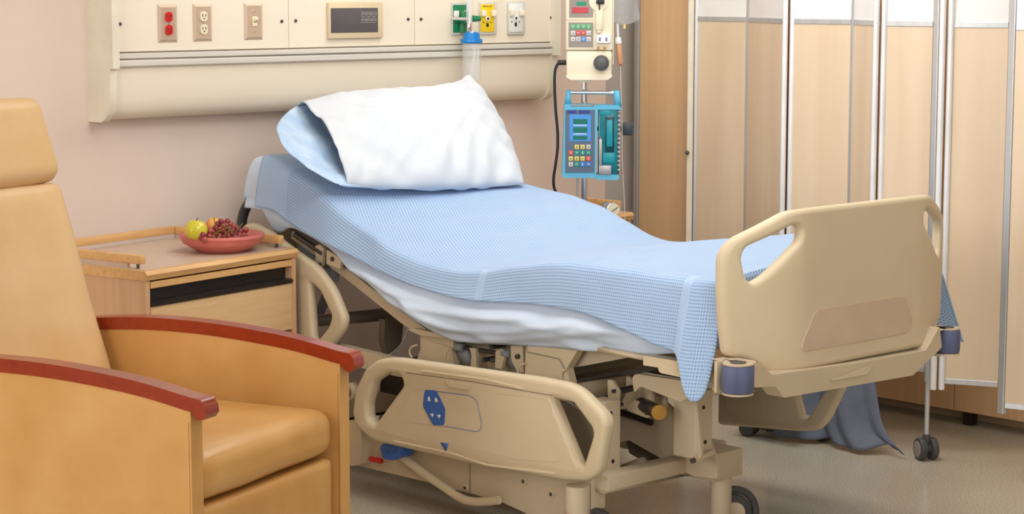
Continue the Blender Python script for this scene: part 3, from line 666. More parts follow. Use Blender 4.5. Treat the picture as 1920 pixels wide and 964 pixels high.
m = MB(TI); m.cyl((ix(1112), -0.115, iz(56)), (ix(1112), -0.115, iz(20)), 0.0145, n=20, bev=.003); m.cyl((ix(1112), -0.115, iz(60)), (ix(1112), -0.115, iz(55)), 0.010, n=16); m.build('drip_chamber', mat('syringe_cream', (240, 226, 196), .3), p1)
m = MB(TI); ibox(m, 1106, 1, 1121, 9, -0.125, -0.11, 0.004); m.cyl((ix(1112), -0.115, iz(20)), (ix(1112), -0.115, iz(8)), 0.002, n=8); m.build('valve', black, p1)
m = MB(TI); ibox(m, 1107, 64, 1133, 80, -0.118, -0.10, 0.003); mm = m.build('clamp_block', white, p1)
for x in (1113, 1125):
    m = MB(TI); ibox(m, x - 2, 69, x + 2, 76, -0.1195, -0.117, 0.001); m.build('button', mat('button_violet', (128, 128, 170), .4) if 'button_violet' not in MATS else MATS['button_violet'], mm)
    m = MB(TI); m.cyl((ix(x - 3), -0.115, iz(93)), (ix(x - 3), -0.115, iz(86)), 0.004, n=10); m.build('peg', brass, p1)
m = MB(TI); m.cyl((ix(1036), -0.07, iz(116)), (ix(1052), -0.07, iz(116)), 0.0095, n=16, bev=.002); m.build('cable_plug', black, p1)
m = MB(TI); ibox(m, 1075, 147, 1100, 152, -0.09, 0.0, 0.003); m.build('base_bracket', cream_p, p1)
m = MB(TI); ibox(m, 1078, 60, 1098, 90, -0.03, 0.022, 0.004); m.build('pole_clamp', cream_p, p1)
cab = MB(TI); pts = [(1042, 115), (1036, 119), (1032, 128), (1030.5, 145), (1031, 170), (1033, 205), (1037, 245), (1037, 275), (1033, 305), (1029, 330), (1030, 348), (1036, 360), (1045, 372)]
cab.tube(fillet([V(ix(a), -0.07, iz(b)) for a, b in pts], 0.02, 4, False), 0.0052, n=12)
tag(cab.build('power_cable', black), 'black power cable hanging from the cream pump behind the pillow', 'cable')
# blue pump
bl = mat('pump_blue', (96, 182, 214), 0.4, col2=(90, 176, 210)); slate = mat('pump_slate', (92, 108, 130), 0.45); disp = mat('pump_display_blue', (70, 150, 222), 0.4); navy = mat('navy', (46, 66, 140), .4); dgreen = mat('lcd_green', (10, 110, 96), .35); teal = mat('teal_door', (6, 104, 118), 0.2, col2=(10, 128, 140), scale=(30, 30, 30), coat=0.5); tealb = mat('teal_bright', (20, 150, 165), .3)
p2 = empty('infusion_pump', TI @ V(0, -0.02, iz(328)), 'bright blue infusion pump with teal door and carrying handle, lower one on the drip stand', 'pump', 'infusion pumps on the drip stand')
m = MB(TI); m.prism([(ix(1049), -0.10, iz(199)), (ix(1110), -0.10, iz(199)), (ix(1108), -0.10, iz(323)), (ix(1104), -0.10, iz(328)), (ix(1047), -0.10, iz(328)), (ix(1044.5), -0.10, iz(322))], (0, 0.08, 0), 0.004)
m.prism([(ix(1050), -0.098, iz(192)), (ix(1150), -0.098, iz(194)), (ix(1154), -0.098, iz(202)), (ix(1110), -0.098, iz(202)), (ix(1048), -0.098, iz(201))], (0, 0.078, 0), 0.004)
m.prism([(ix(1106), -0.098, iz(322)), (ix(1149), -0.098, iz(322)), (ix(1151), -0.098, iz(327)), (ix(1148), -0.098, iz(332)), (ix(1109), -0.098, iz(331)), (ix(1105), -0.098, iz(327))], (0, 0.078, 0), 0.004)
m.build('housing', bl, p2)
for pl_ in ([(1053, 167), (1060, 166), (1062, 193), (1049, 194)], [(1140, 168), (1150, 167), (1155, 197), (1143, 197)]):
    MB(TI).prism([(ix(a), -0.085, iz(b)) for a, b in pl_], (0, 0.045, 0), 0.005).build('handle_bracket', bl, p2)
MB(TI).cyl((ix(1058), -0.065, iz(171)), (ix(1144), -0.065, iz(172)), 0.0068, n=18).build('handle_bar', chrome, p2)
m = MB(TI); ibox(m, 1060, 193, 1104, 196, -0.0995, -0.03, 0.001); m.build('top_grille', greyf, p2)
f3 = MB(TI); ibox(f3, 1050.5, 202, 1105, 318, -0.1025, -0.099, 0.001); f3 = f3.build('control_face', slate, p2, smooth=False)
for a, b in ((1054, 1071), (1075, 1095)):
    m = MB(TI); ibox(m, a, 203, b, 209, -0.1035, -0.101, 0.0004); m.build('lamp_strip', navy, f3, smooth=False)
m = MB(TI); ibox(m, 1058, 211, 1098, 260, -0.104, -0.101, 0.001); dd = m.build('display', disp, f3, smooth=False)
for y in ((219, 228), (234, 244), (250, 257)):
    m = MB(TI); ibox(m, 1065, y[0], 1091, y[1], -0.105, -0.103, 0.0004); m.build('lcd_window', dgreen, dd, smooth=False)
for y in (229.5, 245.5):
    m = MB(TI)
    for q in range(7): ibox(m, 1066 + q * 3.5, y, 1068.5 + q * 3.5, y + 1.8, -0.1047, -0.103, 0)
    m.build('lettering', white, dd, smooth=False)
rows = ((None, ky, ky, kw), (ko, kt, kt, kt), (ky, ky, ky, ko), (kw, kt, kb, kb))
for j, rw in enumerate(rows):
    for i, c_ in enumerate(rw):
        if c_ is None: continue
        x = 1057 + i * 10.8; y = 266.5 + j * 10.7
        m = MB(TI); ibox(m, x, y, x + 8, y + 8, -0.1055, -0.102, 0.0008); m.build('key', c_, f3)
        m = MB(TI)
        if (i + j) % 2: ibox(m, x + 3.2, y + 2, x + 4.8, y + 6, -0.1060, -0.105, 0)
        else: ibox(m, x + 2, y + 3.2, x + 6, y + 4.6, -0.1060, -0.105, 0)
        m.build('key_mark', dsteel if c_ in (ky, kw) else kw, f3, smooth=False)
m = MB(TI); ibox(m, 1112, 199, 1148, 322, -0.092, -0.03, 0.004); dr = m.build('door', teal, p2)
m = MB(TI); ibox(m, 1124, 215, 1141, 280, -0.096, -0.09, 0.002); m.build('door_frame', mat('teal_dark', (8, 66, 76), .25), dr)
m = MB(TI); ibox(m, 1127, 221, 1138, 270, -0.098, -0.095, 0.002); ibox(m, 1120, 282, 1143, 300, -0.0945, -0.09, 0.002); ibox(m, 1114, 203, 1136, 212, -0.0945, -0.09, 0.002); m.build('door_window', tealb, dr)
for q in range(14):
    m = MB(TI); z = 204 + q * 8.3; ibox(m, 1148, z, 1152.5, z + 3.2, -0.088, -0.04, 0.0008); m.build('tube_guide', mat('tube_guide', (196, 190, 190), .3) if 'tube_guide' not in MATS else MATS['tube_guide'], dr)
m = MB(TI); ibox(m, 1147, 200, 1150.5, 322, -0.085, -0.035, 0.002); m.build('door_edge', dsteel, dr)
m = MB(TI); ibox(m, 1113, 256, 1118.5, 306, -0.102, -0.094, 0.001); m.cyl((ix(1116), -0.098, iz(257)), (ix(1116), -0.098, iz(252)), 0.002, n=8)
ibox(m, 1113, 305, 1136, 322, -0.102, -0.094, 0.0015); m.build('door_lever', mat('lever_metal', (176, 172, 174), .35, .5), p2)
m = MB(TI); ibox(m, 1157, 229, 1178, 252, -0.03, 0.025, 0.006); m.build('clamp_knob', mat('knob_slate', (52, 64, 74), .4), p2)
m = MB(TI); m.cyl((ix(1095), 0, iz(240)), (ix(1160), 0, iz(240)), 0.008, n=14); ibox(m, 1080, 225, 1100, 255, -0.03, 0.024, 0.004); m.build('pole_clamp', dsteel, p2)
# drip bag
bg = empty('drip_bag', TI @ V(ix(1158), -0.05, 2.10), 'clear plastic drip bag hanging beside the cream pump, half out of view', 'drip bag')
m = MB(TI); rowsP = []
Wf = [(-75, 8), (-60, 26), (-20, 27), (0, 27), (18, 28), (34, 28), (41, 22), (46, 8)]
for py, hw in Wf:
    row = []
    for k in range(25):
        t = -1 + 2 * k / 24; th = math.sqrt(max(0, 1 - t * t)) * 0.022 * min(1, (hw / 28)); x = 1157 + t * hw + (4 if py > 30 else 0)
        row.append((ix(x), -0.05 - th + 0.003 * math.sin(k * 1.3 + py * 0.1), iz(py)))
    for k in range(23, 0, -1):
        t = -1 + 2 * k / 24; th = math.sqrt(max(0, 1 - t * t)) * 0.022 * min(1, (hw / 28)); x = 1157 + t * hw + (4 if py > 30 else 0)
        row.append((ix(x), -0.05 + th, iz(py)))
    rowsP.append(row)
m.grid(rowsP, True); m.build('bag', clearp, bg)
m = MB(TI)
for k in range(6): m.box((ix(1146), -0.074, iz(-20 + k * 9)), (ix(1152 + (k % 2) * 8), -0.0735, iz(-20 + k * 9) + 0.0015), 0)
m.build('print_lines', mat('print_blue', (150, 160, 210), .5), bg, smooth=False)
MB(TI).cyl((ix(1160), -0.05, iz(46)), (ix(1160), -0.05, iz(54)), 0.005, n=12).build('port', mat('port_yellow', (232, 206, 130), .4), bg)
m = MB(TI); m.cyl((ix(1147), -0.05, iz(45)), (ix(1148), -0.05, iz(70)), 0.0045, n=12); m.cyl((ix(1148), -0.05, iz(70)), (ix(1149), -0.05, iz(82)), 0.0105, 0.013, n=18, bev=.002); m.build('spike', white, bg)
MB(TI).cyl((ix(1149), -0.05, iz(81)), (ix(1152.5), -0.05, iz(119)), 0.0105, n=18, bev=.002).build('drip_chamber', mat('amber_chamber', (212, 158, 118), .25), bg)
MB(TI).cyl((ix(1152.5), -0.05, iz(119)), (ix(1153), -0.05, iz(123)), 0.004, n=12).build('chamber_tip', ko, bg)
ln_ = fillet([V(ix(a), -0.05, iz(b)) for a, b in ((1153, 122), (1154, 160), (1156, 200), (1157, 250), (1157, 290), (1159, 330), (1162, 372), (1163, 400), (1163, 430))], 0.05, 4, False)
MB(TI).tube(ln_, 0.0016, n=7).build('drip_line', mat('line_clear', (226, 208, 190), .3), bg)
# gauge
G = TI @ V(ix(1137), -0.06, iz(389)); gg = empty('pressure_gauge', G, 'round white suction gauge with a needle, seen over the far edge of the blanket', 'gauge')
MB(TI).cyl((ix(1141), -0.075, iz(389)), (ix(1135), -0.035, iz(389)), 0.0275, n=32, bev=.003).build('case', chrome, gg)
MB(TI).cyl((ix(1141.3), -0.077, iz(389)), (ix(1141), -0.0748, iz(389)), 0.0245, n=32).build('dial', mat('gauge_face', (240, 232, 205), .4), gg)
MB(TI).box((ix(1141), -0.079, iz(389) - 0.0012), (ix(1141) + 0.021, -0.078, iz(389) + 0.0012), 0, Matrix.Translation((ix(1141), 0, iz(389))) @ Matrix.Rotation(-0.6, 4, 'Y') @ Matrix.Translation((-ix(1141), 0, -iz(389)))).build('needle', dark, gg, smooth=False)
MB(TI).box((ix(1141) - .014, -0.079, iz(389) - 0.0016), (ix(1141), -0.0782, iz(389) + 0.0016), 0, Matrix.Translation((ix(1141), 0, iz(389))) @ Matrix.Rotation(-0.6, 4, 'Y') @ Matrix.Translation((-ix(1141), 0, -iz(389)))).build('needle_tail', redp, gg, smooth=False)
m = MB(TI); ibox(m, 1121, 376, 1132, 402, -0.07, -0.03, 0.004); m.build('regulator_body', brk_b, gg)
m = MB(TI); m.cyl((0, 0, iz(392)), (ix(1128), -0.05, iz(392)), 0.006, n=12); m.build('arm', dsteel, gg)
# ================================================================== BED
XM, XF = 4.34, 5.24          # mattress near and far side
bed = empty('hospital_bed', (4.72, 4.7, 0), 'adjustable hospital bed frame in beige plastic and painted steel with raised back', 'bed')
def smooth_interp(ys, vals):
    ys = np.array(ys, float); vals = np.array(vals, float); o = np.argsort(ys); ys = ys[o]; vals = vals[o]
    def f(y): return float(np.mean([np.interp(y + d, ys, vals) for d in (-0.07, -0.045, -0.02, 0, 0.02, 0.045, 0.07)]))
    return f
def curve_px(X, pts):
    q = [at(0, X, *p) for p in pts]; return [p.y for p in q], [p.z for p in q]
ny, nz = curve_px(XM, [(505, 292), (545, 318), (600, 362), (640, 397), (700, 445), (740, 470), (800, 496), (860, 512), (910, 510), (960, 500), (1060, 492), (1200, 510), (1340, 528)])
z_near = smooth_interp(ny, nz)
fy, fz = curve_px(5.20, [(860, 296), (985, 345), (1050, 358), (1100, 372), (1170, 410), (1230, 448), (1290, 455), (1380, 448), (1490, 440), (1560, 436)])
z_far = smooth_interp(fy, fz)
YFT, YHD = 3.735, 5.84
# ---- blanket
hy, hz = curve_px(4.295, [(508, 392), (530, 412), (570, 438), (620, 458), (690, 500), (760, 532), (820, 552), (880, 563), (950, 568), (1010, 572), (1070, 582), (1120, 597), (1170, 618), (1220, 642), (1255, 655), (1280, 668), (1288, 700), (1298, 742), (1306, 756), (1318, 752), (1328, 735), (1338, 690)])
o_ = np.argsort(hy); hy = np.array(hy)[o_]; hz = np.array(hz)[o_]
def z_hem(y): return float(np.mean([np.interp(y + d, hy, hz) for d in (-0.015, 0, 0.015)]))
def cloth(y, xs_, lift, zh, xh, zfh, xfh, M_, rr=0.035, wrk=0.0):
    zn = z_near(y) + lift; zf = z_far(y) + lift * 0.5
    mid = [V((XM + (5.20 - XM) * t), y, zn + (zf - zn) * t + 0.012 * math.sin(math.pi * t)) for t in (0.25, 0.5, 0.75)]
    near = V(XM - xs_, y, zn)
    bulge = V(XM - xs_ - 0.014, y, zn - 0.35 * (zn - zh))
    far = V(5.20 + xs_, y, zf)
    fb_ = V(far.x + (xfh - far.x) * 0.55, y, zf - 0.10 * (zf - zfh) / 0.34 - 0.4 * max(0, (5.40 - xfh)) * (zf - zfh))
    pts = fillet([V(xh, y, zh), bulge, near, *mid, far, fb_, V(xfh, y, zfh)], [0, .03, rr, .1, .1, .1, rr, .04, 0], 6, False)
    d = [0]
    for a, b in zip(pts, pts[1:]): d.append(d[-1] + (b - a).length)
    tot = d[-1]; out = []; arc_ = []
    edge = (near - V(xh, y, zh)).length
    for k in range(M_):
        s_ = tot * k / (M_ - 1); i = min(max(int(np.searchsorted(d, s_)) - 1, 0), len(pts) - 2)
        t = (s_ - d[i]) / max(1e-9, d[i + 1] - d[i]); out.append(pts[i].lerp(pts[i + 1], t)); arc_.append(edge - s_)
    return out, arc_
def wr(p, s, f): return s * noise.noise(V(p.x * f[0], p.y * f[1], p.z * f[2]))
def make_blanket():
    N, M_ = 318, 190; rows = []; us = []; vs_ = []; L_ = 0; prev = None
    for i in range(N):
        y = YHD - 0.02 + (YFT - YHD + 0.02) * min(i, 299) / 299 - 0.0006 * max(0, i - 299); drop = 0.010 * max(0, i - 299)
        zh = z_hem(y); foot = max(0, min(1, (3.98 - y) / 0.25))
        zfh = z_far(y) - 0.20 - 0.14 * foot; xfh = 5.25 + 0.26 * foot ** 0.7
        xh = 4.295 - 0.03 * foot + 0.006 * math.sin(y * 9)
        pts, ar = cloth(y, 0.012, 0.006, zh, xh, zfh, xfh, M_)
        for k, p in enumerate(pts):
            side = max(0, min(1, (ar[k] + 0.02) / 0.05))
            p.z += wr(p, 0.007, (4, 3, 1)) * (1 - side); p.z += 0.004 * noise.noise(V(p.x * 2 + p.y * 9, p.y * 4, 3)) * (1 - side)
            p.x += side * (wr(p, 0.010, (0, 6, 5)) + 0.006 * math.sin(y * 17 + p.z * 9) * (0.4 + foot))
            if foot > 0 and side > 0: p.x += foot * side * 0.022 * math.sin((y - 3.7) * 42) * min(1, (z_near(y) - p.z) * 4)
        if drop > 0:
            for k, p in enumerate(pts):
                if XM - 0.02 < p.x < 5.26: p.z = min(p.z, z_near(y) + (z_far(y) - z_near(y)) * (p.x - XM) / 0.88 - drop)
        if prev is not None: L_ += (pts[M_ // 4] - prev).length
        prev = pts[M_ // 4].copy(); rows.append(pts); us.append(ar); vs_.append(L_)
    m = MB(); m.grid(rows); bm = m.bm; uvl = bm.loops.layers.uv.new('UVMap'); bm.verts.ensure_lookup_table(); bm.verts.index_update()
    for f in bm.faces:
        for lp in f.loops:
            i, k = divmod(lp.vert.index, M_); lp[uvl].uv = (us[i][k], vs_[i])
    o = m.build('blanket', blankm, auto=False)
    md = o.modifiers.new('thick', 'SOLIDIFY'); md.thickness = 0.005; md.offset = -1
    return o
bk = tag(make_blanket(), 'light blue thermal knit blanket spread over the hospital bed', 'blanket')
# ---- sheet (fitted over the mattress, hanging on the near side)
by, bz = curve_px(4.33, [(497, 395), (505, 428), (520, 440), (545, 425), (620, 468), (690, 528), (730, 560), (770, 596), (810, 622), (850, 640), (900, 645), (1000, 652), (1120, 660), (1200, 666), (1280, 662), (1330, 655)])
o_ = np.argsort(by); by = np.array(by)[o_]; bz = np.array(bz)[o_]
creases = [(curve_px(4.33, c), a, w_) for c, a, w_ in (([(690, 515), (780, 572), (900, 598), (1010, 594)], 0.020, 0.011), ([(760, 570), (830, 615), (960, 622), (1090, 606)], 0.018, 0.010), ([(700, 545), (800, 598), (930, 640)], 0.012, 0.008), ([(900, 642), (1020, 632), (1150, 620), (1230, 628)], 0.020, 0.010), ([(860, 585), (1000, 606), (1140, 640)], 0.012, 0.009), ([(640, 490), (720, 545), (800, 560)], 0.012, 0.009))]
def crease(y, z):
    r = 0
    for (cy, cz), a, w_ in creases:
        if min(cy) - 0.05 < y < max(cy) + 0.05:
            zc = float(np.interp(y, cy[::-1], cz[::-1])); d = z - zc; f = min(1, (y - min(cy) + 0.05) / 0.1, (max(cy) + 0.05 - y) / 0.1)
            r += a * f * (math.exp(-(d / w_) ** 2) if d < 0 else math.exp(-(d / (w_ * 3.2)) ** 2))
    return r
def make_sheet():
    N, M_ = 260, 150; rows = []; y0, y1 = 5.93, 3.76
    for i in range(N):
        y = y0 + (y1 - y0) * i / (N - 1)
        zb_ = float(np.mean([np.interp(y + d, by, bz) for d in (-0.02, 0, 0.02)])); zfh = z_far(y) - 0.17
        pts, ar = cloth(y, 0.0, -0.006, zb_, 4.345, zfh, 5.22, M_)
        endk = max(0, (y - 5.87) / 0.06, (3.81 - y) / 0.05)
        for k, p in enumerate(pts):
            side = max(0, min(1, (z_hem(y) + 0.015 - p.z) / 0.05)) * max(0, min(1, (y - 3.9) / 0.15)) * (ar[k] > 0); dn = z_near(y) - p.z
            p.x += side * (0.030 * abs(noise.noise(V(1.7, y * 1.3 + p.z * 6, p.z * 9 - y * 2.2))) - crease(y, p.z) * 1.0 + 0.006 * noise.noise(V(5, y * 3.0 + p.z * 5, p.z * 16 - y * 3)) - 0.020 * math.exp(-((dn - 0.17) / 0.07) ** 2) - 0.006)
            p.z += (1 - side) * wr(p, 0.004, (5, 5, 5))
            if endk > 0: p.z = p.z + ((zb_ + 0.03) - p.z) * min(1, endk) ** 3 * (1 if p.z > zb_ + 0.03 else 0)
        rows.append(pts)
    m = MB(); m.grid(rows); o = m.build('bed_sheet', sheetm, auto=False)
    md = o.modifiers.new('thick', 'SOLIDIFY'); md.thickness = 0.003; md.offset = -1
    return o
tag(make_sheet(), 'pale blue cotton sheet covering the mattress and drooping below the knit blanket', 'sheet')
# mattress
rows = []
for i in range(90):
    y = 5.88 + (3.80 - 5.88) * i / 89; zn = z_near(y) - 0.03; zf = z_far(y) - 0.03; th = 0.105
    zbn = max(zn - th, float(np.interp(y, by, bz)) + 0.012)
    rows.append([V(XM + .025, y, zbn), V(XM + .02, y, zn - .02), V(XM + 0.04, y, zn), V(4.7, y, (zn + zf) / 2), V(5.17, y, zf), V(5.19, y, zf - .02), V(5.19, y, zf - th), V(4.7, y, (zbn + zf - th) / 2)])
m = MB(); m.grid(rows, True); m.bm.verts.ensure_lookup_table(); n_ = len(m.bm.verts)
m.bm.faces.new(m.bm.verts[0:8]); m.bm.faces.new(m.bm.verts[n_ - 8:n_])
tag(m.build('mattress', mat('mattress_blue', (88, 104, 138), .7)), 'foam mattress hidden under the pale blue sheet on the bed', 'mattress')

# ---- pillow
def make_pillow():
    BL = at(1, 5.42, 648, 350); BR = at(1, 5.34, 983, 345); TR = at(1, 5.74, 888, 150); TL = at(1, 5.80, 556, 200)
    nrm = (BR - BL).cross(TL - BL).normalized()
    if nrm.z < 0: nrm = -nrm
    NU, NV = 90, 70; T = 0.105
    def P(u, v, s):
        base = (BL * (1 - u) + BR * u) * (1 - v) + (TL * (1 - u) + TR * u) * v
        # edges bow inwards between the pointed corners
        cu, cv = 2 * u - 1, 2 * v - 1
        base += (BR - BL).normalized() * (0.022 * (1 - cv * cv) * max(0, cu) ** 3) + (TL - BL).normalized() * (-0.012 * (1 - cu * cu) * max(0, cv) ** 3 - 0.022 * (1 - cu * cu) * max(0, -cv) ** 3 - 0.042 * math.exp(-((u - 0.74) / 0.12) ** 2) * v ** 4 + 0.035 * math.exp(-((u - 0.985) / 0.06) ** 2) * v ** 8 + 0.012 * math.exp(-((u - 0.3) / 0.2) ** 2) * v ** 4)
        eu = max(0.0, 1 - abs(cu) ** 3.2) if cu > 0 else max(0.0, 1 - 0.55 * abs(cu) ** 2.5)
        ev = max(0.0, 1 - abs(cv) ** 2.6)
        th = T * (eu ** 0.55) * (ev ** 0.55)
        w1 = noise.noise(V(u * 3.1 + 7, v * 3.3, s * 2)) * 0.018 - abs(noise.noise(V(u * 5 + v * 3.2, v * 1.6, 5 + s))) * 0.022 - abs(noise.noise(V(u * 9 - v * 5, v * 3, 9))) * 0.010
        pin = math.exp(-((1 - cu) / 0.3) ** 2) * 0.006 * math.sin(v * 38 + 2 * u) + math.exp(-((cv + 1) / 0.35) ** 2) * 0.011 * math.sin(u * 34 - 6 * v + 2 * math.sin(u * 9))
        return base + nrm * (s * th * (1.15 if s > 0 else 0.55) + s * (w1 + pin) * min(1, th / T * 1.6))
    top = [[P(i / NU, j / NV, 1) for j in range(NV + 1)] for i in range(NU + 1)]
    LO = at(1, 5.60, 506, 236)
    bot = []
    for i in range(NU + 1):
        u = i / NU; row = []
        for j in range(NV + 1):
            v = j / NV; p = P(u, v, -1)
            k = max(0, 1 - u / 0.22) ** 1.5 * math.sin(math.pi * min(1, max(0, v)) ** 0.75) ** 0.8
            p = p + ((LO - P(0, 0.62, -1)) * k * 1.0)
            row.append(p)
        bot.append(row)
    m = MB(); m.grid(top)
    t = empty('pillow', (BL + BR) / 2, 'white pillow in a loose pale blue lined case lying on the raised bed back', 'pillow')
    o = m.build('pillow_case', pillm, t, auto=False); md = o.modifiers.new('thick', 'SOLIDIFY'); md.thickness = 0.002
    m = MB(); m.grid(bot); o2 = m.build('case_underside', pillb, t, auto=False, label='pale blue underside and inner face of the pillow case'); md = o2.modifiers.new('thick', 'SOLIDIFY'); md.thickness = 0.002
    # the pillow body inside the open end
    ins = [[(P(0.10 + 0.8 * i / 20, 0.06 + 0.88 * j / 20, 1) - nrm * 0.02) for j in range(21)] for i in range(21)]
    inb = [[(P(0.10 + 0.8 * i / 20, 0.06 + 0.88 * j / 20, -1) + nrm * 0.02) for j in range(21)] for i in range(21)]
    m = MB(); vs1 = m.grid(ins); m.grid(inb)
    ring = []
    m.build('pillow_body', pillb, t, auto=False)
    return t
make_pillow()

# ---- footboard
FBX = 4.797
def footboard():
    hf = [(-.500, .652), (-.515, .80), (-.515, .935), (-.485, .975), (-.332, 1.046), (-.25, 1.048)]
    outer = hf + [(-x, z) for x, z in hf[::-1]] + [(.44, .642), (.39, .595), (-.39, .595), (-.44, .642)]
    outer = [(FBX + a, b) for a, b in outer]
    O = [tuple(p)[:2] for p in fillet([V(a, b, 0) for a, b in outer], [.02, .1, .04, .04, .03, .01, .01, .03, .04, .04, .1, .02, .03, .03, .03, .03], 6)]
    hl = [(-.452, .865), (-.464, .925), (-.452, .952), (-.315, 1.006), (-.288, .998), (-.288, .962), (-.40, .868), (-.435, .850)]
    H1 = [tuple(p)[:2] for p in fillet([V(FBX + a, b, 0) for a, b in hl], .03, 6)]
    H2 = [(2 * FBX - a, b) for a, b in H1][::-1]
    me = plate([O, H1, H2], 0.036, 0.014, (0, 0, 0), (1, 0, 0), (0, 0, 1))
    bm = bmesh.new(); bm.from_mesh(me)
    for k in range(-24, 25):
        if abs(k) < 12: continue
        bmesh.ops.bisect_plane(bm, geom=list(bm.verts) + list(bm.edges) + list(bm.faces), plane_co=(FBX + k * 0.0212, 0, 0), plane_no=(1, 0, 0))
    for v in bm.verts:
        d = max(0, abs(v.co.x - FBX) - 0.27); v.co.y += 3.60 + 0.09 * (d / 0.24) ** 1.5
    bm.to_mesh(me); bm.free(); return me
fb = finish(footboard(), 'footboard', bedp, bed)
ins = [at(1, 3.581, *p) for p in ((1504, 655), (1506, 640), (1527, 588), (1534, 581), (1690, 556), (1698, 559), (1711, 597), (1709, 612), (1696, 625), (1512, 658))]
MB().prism([V(p.x, 3.583, p.z) for p in fillet(ins, 0.012, 4)], (0, -0.003, 0), 0.0008).build('label_panel', insetp, fb, smooth=False)
# ---- foot crossbeam, bumpers
def yprism(Y, pts, d, mt, name, parent, bev=0.003, r=0.0, label=None):
    q = yp(Y, pts); q = fillet(q, r, 3) if r else q
    return MB().prism(q, (0, d, 0), bev).build(name, mt, parent, label=label)
def xprism(X, pts, d, mt, name, parent, bev=0.003, r=0.0, label=None):
    q = xp(X, pts); q = fillet(q, r, 3) if r else q
    return MB().prism(q, (d, 0, 0), bev).build(name, mt, parent, label=label)
cb = yprism(3.56, [(1416, 676), (1448, 703), (1600, 682), (1736, 658), (1762, 612), (1766, 652), (1728, 688), (1712, 704), (1470, 746), (1455, 725), (1414, 727)], 0.06, bedm, 'foot_crossbeam', bed, 0.004, 0.006)
yprism(3.558, [(1580, 705), (1635, 683), (1632, 690), (1625, 702), (1560, 714), (1556, 710)], -0.002, bedp, 'beam_plate', cb, 0.0005)
def bumper(cx, y0, y1, Y, r, sgn):
    a = at(1, Y, cx, y0); b = at(1, Y, cx, y1)
    t = MB().lathe([(0, 0), (r * 0.93, 0), (r, 0.006), (r * 1.02, (a.z - b.z) * .5), (r, a.z - b.z - 0.006), (r * 0.93, a.z - b.z), (0, a.z - b.z)], (a.x, Y, b.z), 36).build('bumper_roller', bump_b, bed)
    MB().cyl((a.x, Y, a.z), (a.x, Y, a.z + 0.008), r * 0.5, n=24, bev=.002).build('roller_bolt', greyr, t)
    m = MB(); m.cyl((a.x, Y, b.z - 0.006), (a.x, Y, b.z - 0.001), r * 0.97, n=28); m.cyl((a.x, Y, a.z + 0.001), (a.x, Y, a.z + 0.005), r * 0.97, n=28)
    m.box((min(a.x, a.x - sgn * 0.06), Y - .01, b.z - 0.006), (max(a.x, a.x - sgn * 0.06), Y + 0.09, b.z - 0.001), 0.001); m.box((min(a.x, a.x - sgn * 0.06), Y - .01, a.z + 0.001), (max(a.x, a.x - sgn * 0.06), Y + 0.09, a.z + 0.005), 0.001)
    m.box((a.x - 0.03, Y + r + 0.006, b.z - 0.006), (a.x + 0.03, Y + r + 0.016, a.z + 0.005), 0.002); m.build('roller_bracket', bedm, bed)
bumper(1384, 684, 735, 3.60, 0.044, -1)
bumper(1778, 617, 660, 3.58, 0.036, 1)
# ---- siderails
def rail(X, outl, thick, bevel, rr, name='siderail', mt=bedp):
    ols = []
    for k, o in enumerate(outl):
        ols.append([(p.y, p.z) for p in fillet(xp(X, o), rr if not isinstance(rr, list) else rr[k], 8)])
    return finish(plate(ols, thick, bevel, (X, 0, 0), (0, 1, 0), (0, 0, 1)), name, mt, bed)
XR = 4.2; XS = XR - 0.023
sr = rail(XR, [[(668, 777), (673, 731), (693, 689), (717, 672), (750, 670), (1017, 707), (1087, 721), (1140, 774), (1147, 794), (1130, 887), (1107, 901), (1063, 899), (873, 864), (707, 826), (677, 801)],
               [(763, 712), (757, 701), (735, 698), (709, 715), (697, 757), (698, 782), (706, 792), (712, 794), (764, 722)],
               [(1043, 744), (1083, 754), (1118, 801), (1120, 814), (1102, 872), (1094, 871), (1045, 754)]], 0.046, 0.017, [[.022, .022, .022, .02, .02, .02, .05, .05, .035, .03, .03, .02, .02, .03, .03], 0.012, 0.012])
def sline(pts, r=0.0012, mt=None, closed=False, name='groove', X=None, fil=0.02):
    q = fillet(xp(XS + 0.0 if X is None else X, pts), fil, 5, closed); return MB().tube(q, r, closed, n=6).build(name, mt or bedd, sr)
sline([(762, 699), (880, 715), (1036, 742)]); sline([(1036, 742), (1040, 756), (1088, 880), (1079, 886), (990, 872), (880, 858), (712, 806)], 0.0009, bedm)
sline([(764, 718), (748, 742), (708, 806)], 0.0009, bedm)
sline([(775, 728), (903, 742), (907, 810), (760, 790), (748, 780)], 0.0008, bedm, True); sline([(926, 736), (1030, 750), (1052, 868), (944, 858)], 0.0008, bedm, True)
sline([(908, 752), (916, 753), (925, 808), (912, 806)], 0.0007, bedm, True, fil=.004)
sline([(790, 696), (910, 712), (982, 730)], 0.004, bedp, name='top_ridge'); sline([(740, 828), (845, 850), (912, 872), (1042, 889)], 0.004, bedp, name='bottom_ridge')
xprism(XS, [(835, 712), (844, 712), (850, 717), (882, 722), (880, 731), (843, 726)], -0.004, bedp, 'finger_catch', sr, 0.0015)
st_ = xprism(XS - 0.0004, [(797, 731), (818, 732), (835, 767), (833, 797), (813, 798), (793, 761)], -0.0015, blue, 'control_label', sr, 0.0002, 0.008)
for t in (((801, 752), (808, 752.5), (804, 743)), ((814, 753.5), (822, 754), (817, 745)), ((806, 775.5), (813, 776.5), (811, 784)), ((819, 777.5), (826, 778.5), (823.5, 786))):
    xprism(XS - 0.002, t, -0.0006, white, 'arrow', st_, 0)
sline([(818, 734), (880, 742), (894, 750), (903, 795), (900, 808), (890, 809), (833, 799)], 0.0008, blue, name='label_outline', X=XS - 0.0005, fil=0.015)
xprism(XS - 0.0004, [(826, 830), (841, 832), (836, 847)], -0.0012, blue, 'marker', sr, 0)
